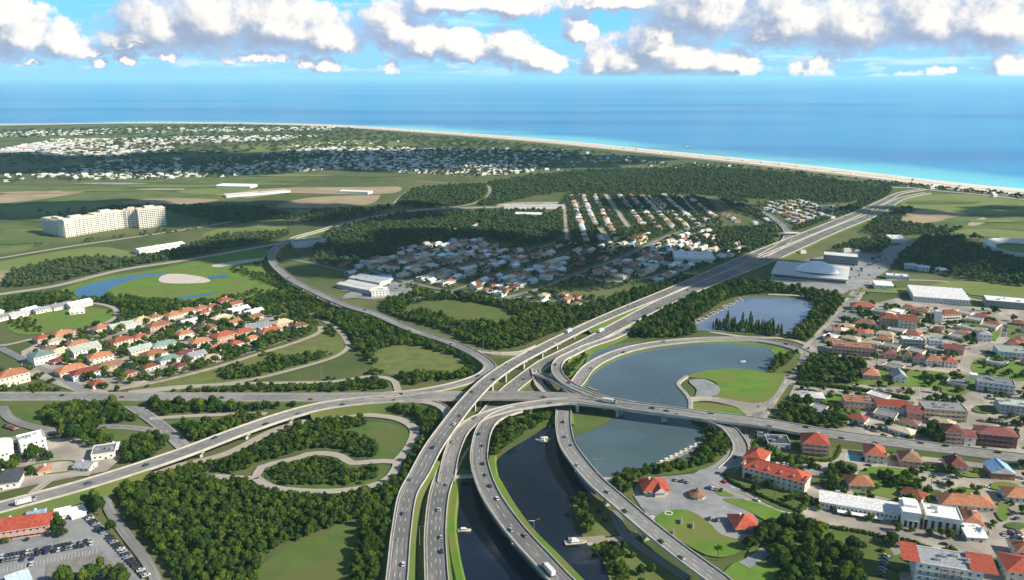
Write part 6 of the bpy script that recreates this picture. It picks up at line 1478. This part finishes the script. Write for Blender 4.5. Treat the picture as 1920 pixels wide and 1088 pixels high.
def deckwalk(s, w, label, h=1.2, zw=.6):
    P = path_sample([(*p, 0) for p in WP(s)], 4); c = P[len(P)//2]; o = link('jetty', None, None, (c[0], c[1], 0)); thing(o, label, 'jetty')
    T = np.gradient(P[:, :2], axis=0); T /= np.linalg.norm(T, axis=1)[:, None]; N = np.stack([-T[:, 1], T[:, 0]], 1); b = MB()
    for i in range(len(P) - 1):
        A = [(*(P[i, :2] - c[:2] + N[i]*w/2*s_), h) for s_ in (1, -1)]; Bq = [(*(P[i+1, :2] - c[:2] + N[i+1]*w/2*s_), h) for s_ in (-1, 1)]
        b.quad(A[1], Bq[0], Bq[1], A[0]); lo = lambda q: (q[0], q[1], h - .4); b.quad(lo(A[1]), lo(Bq[0]), Bq[0], A[1]); b.quad(A[0], Bq[1], lo(Bq[1]), lo(A[0]))
    link('deck', b.mesh('deck', [mat('jetty_boards', (.26, .23, .19), .9, .2, .8)]), o)
    for i in range(0, len(P), 2):
        for s_ in (1, -1):
            b = MB(); b.cyl((0, 0, -1), (0, 0, h + .5), .16, .16, 6); link('pile', b.mesh('pile', [M_BARK]), o, (*(P[i, :2] - c[:2] + N[i]*w/2*s_), 0))
deckwalk('1066,1016 1100,1015 1135,1012', 5.5, 'wooden jetty reaching from the bank into the canal with a passenger boat')
deckwalk('1300,612 1340,590 1385,565', 1.4, 'narrow jetty along the moored boats on the pond shore')
deckwalk('1228,882 1275,858 1318,836', 1.1, 'narrow marina jetty along the south shore of the lake')
deckwalk('1104,728 1114,733 1120,733', 2.2, 'small landing stage at the west corner of the lake')
# footbridge slab between the two carriageways
for (x1, y1), (x2, y2), t in [((848, 896), (890, 893), 'concrete crossbeam bridging the gap between motorway and canal bridge'), ((806, 869), (828, 869), 'thin footbridge over the grass gap between the two carriageways'), ((1127, 899), (1148, 899), 'short concrete viewing slab beside the long ramp')]:
    p, q = G(x1, y1, 3.4), G(x2, y2, 3.4); m_ = (p + q)/2; L = (q - p).length; o = link('footbridge', None, None, m_, math.atan2(q.y - p.y, q.x - p.x)); thing(o, t, 'footbridge')
    b = MB(); b.box(-L/2, L/2, -1.3, 1.3, -.5, .1); link('deck', b.mesh('deck', [M_CONC]), o)
    for s_ in (-1.3, 1.15):
        b = MB(); b.box(-L/2, L/2, s_, s_ + .15, .1, 1.0); link('parapet', b.mesh('parapet', [M_CONC]), o)

# ------------------------------------------------------------------ street lamps, poles
def lampmesh(two):
    b = MB(); b.cyl((0, 0, 0), (0, 0, 12), .16, .10, 8); pole = b.mesh('pole', [M_STEEL]); b = MB()
    for s in ((1, -1) if two else (1,)): b.cyl((0, 0, 11.8), (2.8*s, 0, 12.5), .08, .06, 6)
    arm = b.mesh('arm', [M_STEEL]); b = MB(); b.box(-.5, .5, -.18, .18, -.09, .07); return pole, arm, b.mesh('lamp_head', [M_STEEL])
LP = {t: lampmesh(t) for t in (False, True)}
def lamp(pos, ang, two, label, s=1.0):
    o = link('street_lamp', None, None, pos, ang, (s, s, s)); thing(o, label, 'street lamp', 'street lamps')
    p, a, h = LP[two]; link('pole', p, o); link('arm', a, o)
    for sg in ((1, -1) if two else (1,)): link('lamp_head', h, o, (3.1*sg, 0, 12.55))
for x, y, z, two, t in [(1001, 1011, 1, True, 'tall double armed street lamp on the grass bank of the curved bridge'), (1232, 768, 9, False, 'single armed street lamp on the lake side of the highway bridge'), (1119, 893, 8, True, 'double armed street lamp beside the long ramp over the water'), (1102, 728, 2, False, 'street lamp at the west corner of the lake'), (1150, 662, 2, False, 'street lamp in the small inlet by the loop'), (1388, 640, 1, False, 'street lamp where the shore ramp meets the street'), (1321, 1072, 0, False, 'street lamp at the lower edge of the sports lawn'), (1163, 935, 0, False, 'slim pole in the shrubs left of the restaurant'), (787, 1022, 3, False, 'street lamp in the grass gap between the carriageways'), (480, 606, 0, False, 'tall bent street lamp in the left suburb'), (225, 736, 0, True, 'double armed street lamp above the highway at the left suburb'), (158, 742, 0, True, 'double armed street lamp at the junction below the left suburb'), (410, 738, 0, False, 'slim street lamp in the bushes above the highway'), (603, 710, 0, False, 'slim street lamp beside the looping lane'), (40, 968, 0, False, 'street lamp on the verge of the diagonal viaduct'), (906, 655, 0, False, 'slim street lamp where the winding ramp bends'), (1112, 582, 0, False, 'first street lamp along the left edge of the far motorway'), (1180, 576, 0, False, 'second street lamp along the left edge of the far motorway'), (1259, 545, 0, False, 'third street lamp along the left edge of the far motorway'), (1274, 538, 0, False, 'fourth street lamp along the left edge of the far motorway'), (1510, 450, 2, False, 'street lamp on the far overpass'), (1301, 528, 0, False, 'fifth street lamp along the left edge of the far motorway'), (1801, 735, 0, False, 'lone white lamp post in the street beside the pale block'), (1827, 838, 0, True, 'utility pole between the white house and the maroon block'), (1560, 640, 0, False, 'street lamp at the avenue crossing'), (1398, 815, 0, False, 'street lamp under the highway at the avenue'), (1420, 800, 8, False, 'street lamp on the highway where the avenue passes below'), (1676, 829, 4, False, 'street lamp on the right part of the highway'), (1258, 965, 0, False, 'lamp post at the tip of the sports lawn')]:
    lamp(G(x, y, z), random.uniform(-.4, .4), two, t, 1.0 if y > 620 else 1.15)
# sports lawn fittings
def goal(x, y, label):
    o = link('goal_frame', None, None, G(x, y, .8), R(80)); thing(o, label, 'goal')
    b = MB(); [b.cyl((s, 0, 0), (s, 0, 2.3), .09, .09, 6) for s in (-2.4, 2.4)]; link('posts', b.mesh('posts', [M_LINE]), o)
    b = MB(); b.cyl((-2.4, 0, 2.3), (2.4, 0, 2.3), .09, .09, 6); link('crossbar', b.mesh('crossbar', [M_LINE]), o)
    b = MB(); b.quad((-2.4, 0, 2.3), (2.4, 0, 2.3), (2.4, .9, 0), (-2.4, .9, 0)); link('net', b.mesh('net', [mat('goal_net', (.6, .6, .6), .9)]), o)
goal(1278, 980, 'white goal frame on the upper part of the sports lawn'); goal(1300, 988, 'white goal frame near the sand circle of the sports lawn'); goal(1263, 1002, 'low white goal frame at the left side of the sports lawn')
b = MB()
for i in range(20):
    a0, a1 = i*math.pi/10, (i+1)*math.pi/10; b.quad((2.6*math.cos(a0), 2.6*math.sin(a0), 0), (2.6*math.cos(a1), 2.6*math.sin(a1), 0), (1.9*math.cos(a1), 1.9*math.sin(a1), 0), (1.9*math.cos(a0), 1.9*math.sin(a0), 0))
struct(link('lawn_marking', b.mesh('lawn_marking', [M_LINE]), None, G(1254, 962, .86)))
# swimming pools by the hotel
M_POOL = watermat('pool_water', (.08, .32, .42), .08, .02, .5)
for x, y, w, d, t in [(1398, 912, 14, 10, 'left swimming pool in the hotel garden'), (1470, 948, 13, 9, 'right swimming pool in the hotel garden'), (1450, 940, 5, 3, 'small plunge pool in the hotel garden'), (1606, 861, 12, 7, 'swimming pool beside the cream villa')]:
    c = G(x, y); o = link('swimming_pool', None, None, c, R(-24)); thing(o, t, 'swimming pool'); FOOT.append((c.x, c.y, 0, w/2 + 2, d/2 + 2))
    b = MB(); b.box(-w/2 - 1.5, w/2 + 1.5, -d/2 - 1.5, d/2 + 1.5, .3, .62); link('pool_edge', b.mesh('pool_edge', [mat('pool_paving', (.40, .42, .44), .8)]), o)
    b = MB(); b.quad((-w/2, -d/2, .66), (w/2, -d/2, .66), (w/2, d/2, .66), (-w/2, d/2, .66)); link('pool_water', b.mesh('pool_water', [M_POOL]), o)
# palms
def palm(x, y, h, label):
    o = link('palm_tree', None, None, G(x, y), random.random()*6); thing(o, label, 'palm tree', 'palms of the right town')
    b = MB(); b.cyl((0, 0, 0), (.3, .1, h*.55), .26, .20, 7); b.cyl((.3, .1, h*.55), (.35, .1, h), .20, .16, 7); link('trunk', b.mesh('trunk', [M_BARK]), o)
    b = MB()
    for i in range(16):
        a = i*2.4; el = random.uniform(-.1, .9); p = Vector((.35, .1, h)); d = Vector((math.cos(a), math.sin(a), el)).normalized(); sd_ = Vector((-math.sin(a), math.cos(a), 0)); L = 3.2
        for k in range(4):
            q = p + d*L/4; d = (d + Vector((0, 0, -.35))).normalized(); w0, w1 = (.1, .42, .46, .34)[k], (.42, .46, .34, .02)[k]
            b.quad(p - sd_*w0, p + sd_*w0, q + sd_*w1, q - sd_*w1); p = q
    link('crown', b.mesh('crown', [M_LEAF]), o)
for x, y, t in [(1416, 916, 'palm in front of the hotel, left one'), (1452, 934, 'palm in front of the hotel, middle one'), (1487, 948, 'palm in front of the hotel, right one'), (1345, 1052, 'slender palm like tree at the lower edge of the sports lawn'), (1735, 1080, 'palm in front of the white apartment block, left one'), (1752, 1082, 'palm in front of the white apartment block, right one'), (1667, 870, 'palm right of the cream villa'), (1643, 688, 'palm at the corner of the wide upper street'), (1652, 655, 'tall palm beside the long brown framed block'), (1745, 915, 'palm beside the tan villa with maroon roof'), (1632, 940, 'palm right of the orange roofed house'), (1850, 1012, 'palm beside the small gabled store')]: palm(x, y, random.uniform(7, 9.5), t)
# beach umbrellas and huts too small to split
bh = []
for i in range(0, len(SH) - 1):
    for k in range(3):
        if random.random() < .35: q = off_shore(SH[i], random.uniform(-85, -45)); s = random.uniform(.3, .6); bh.append((q[0], q[1], 0, s, s, s*random.uniform(.8, 1.3), random.random()*3, random.choice((0, 1, 2, 4, 5))))
scatter_obj('beach_town', bh, DH, 6)
# parking bays painted on the big car park
b = MB()
for (s0, s1, n) in [((2, 1050), (172, 1018), 26), ((5, 1074), (180, 1037), 26), ((1345, 968), (1392, 985), 12), ((1352, 955), (1400, 972), 12)]:
    p, q = G(*s0, .78), G(*s1, .78); d = (q - p)/n; nn = Vector((-d.y, d.x, 0)).normalized()*4.6; e = d.normalized()*.12
    for i in range(n + 1): c = p + d*i; b.quad(c - e, c + e, c + e + nn, c - e + nn)
struct(link('road_marking', b.mesh('road_marking', [M_LINE])))
sheet('parking_asphalt', '-20,1056 0,1048 170,1013 178,1020 100,1036 -20,1062', mat('fresh_asphalt', (.035, .037, .045), .9), z=.74, curved=False)
for s in ('158,972 170,968 200,998 188,1003', '196,1006 208,1003 240,1040 228,1045', '232,1050 246,1046 280,1080 264,1088'): sheet('parking_asphalt', s, mat('fresh_asphalt', (.035, .037, .045), .9), z=.75, curved=False)
sheet('parking_asphalt', '88,1062 190,1036 225,1070 130,1120 80,1120', mat('gravel_lot', (.20, .19, .18), .95, .2, .3), z=.73, curved=False)

# ------------------------------------------------------------------ cumulus overhead (outside the frame): they throw the cloud shadows seen on the land
def cumulus(cx, cy, rx, ry, h, seed, label):
    """cx, cy: ground point that should lie in its shade"""
    g = np.random.default_rng(seed); z = h; k = z / math.tan(SUN_EL); off = (sd.x, sd.y); L = math.hypot(*off)
    ox, oy = cx + off[0]/L*k, cy + off[1]/L*k; V, F = [], []; nb = 0; v, f = ICO2
    for i in range(int(26 + rx/18)):
        a, rr = g.uniform(0, 6.28), math.sqrt(g.uniform(0, 1)); s = g.uniform(.16, .34)*min(rx, ry)*(1.2 - .5*rr) + 12
        c = np.array((math.cos(a)*rr*rx, math.sin(a)*rr*ry, s*.3)); V.append(v*np.array((s*1.3, s*1.1, s*.6))*(1 + g.uniform(-.12, .12, (len(v), 1))) + c); F += [tuple(q + nb) for q in f]; nb += len(v)
    me = bpy.data.meshes.new('cloud'); me.from_pydata(np.concatenate(V).tolist(), [], F); me.materials.append(mat('cloud_white', (.85, .85, .86), 1, .03, .01, spec=0)); me.polygons.foreach_set('use_smooth', [True]*len(F)); me.update()
    o = link('clouds', me, None, (ox, oy, z)); struct(o, 'stuff')
for cx, cy, rx, ry, h, s in [(860, 478, 400, 150, 800, 1), (1180, 500, 260, 110, 820, 5), (1890, 484, 180, 120, 800, 2), (330, 303, 1000, 330, 900, 3), (820, 300, 700, 300, 900, 6), (480, 400, 420, 130, 860, 7), (1280, 385, 160, 90, 800, 8), (150, 392, 260, 120, 860, 10), (1900, 398, 420, 60, 860, 11)]:
    c = G(cx, cy); cumulus(c.x, c.y, rx, ry, h, s, '')
# ------------------------------------------------------------------ sea air
b = MB(); b.box(-200000, 200000, -130000, 250000, -3, 300)
hz = bpy.data.materials.new('haze_air'); hz.use_nodes = True; t = hz.node_tree; t.nodes.clear(); k = NT(t)
vol = k.n('ShaderNodeVolumePrincipled'); vol.inputs['Color'].default_value = (0.46, 0.84, 1.0, 1); vol.inputs['Density'].default_value = 0.000032; vol.inputs['Anisotropy'].default_value = 0.0
k.t.links.new(vol.outputs[0], k.n('ShaderNodeOutputMaterial').inputs['Volume'])
struct(link('haze', b.mesh('haze', [hz])), 'stuff')
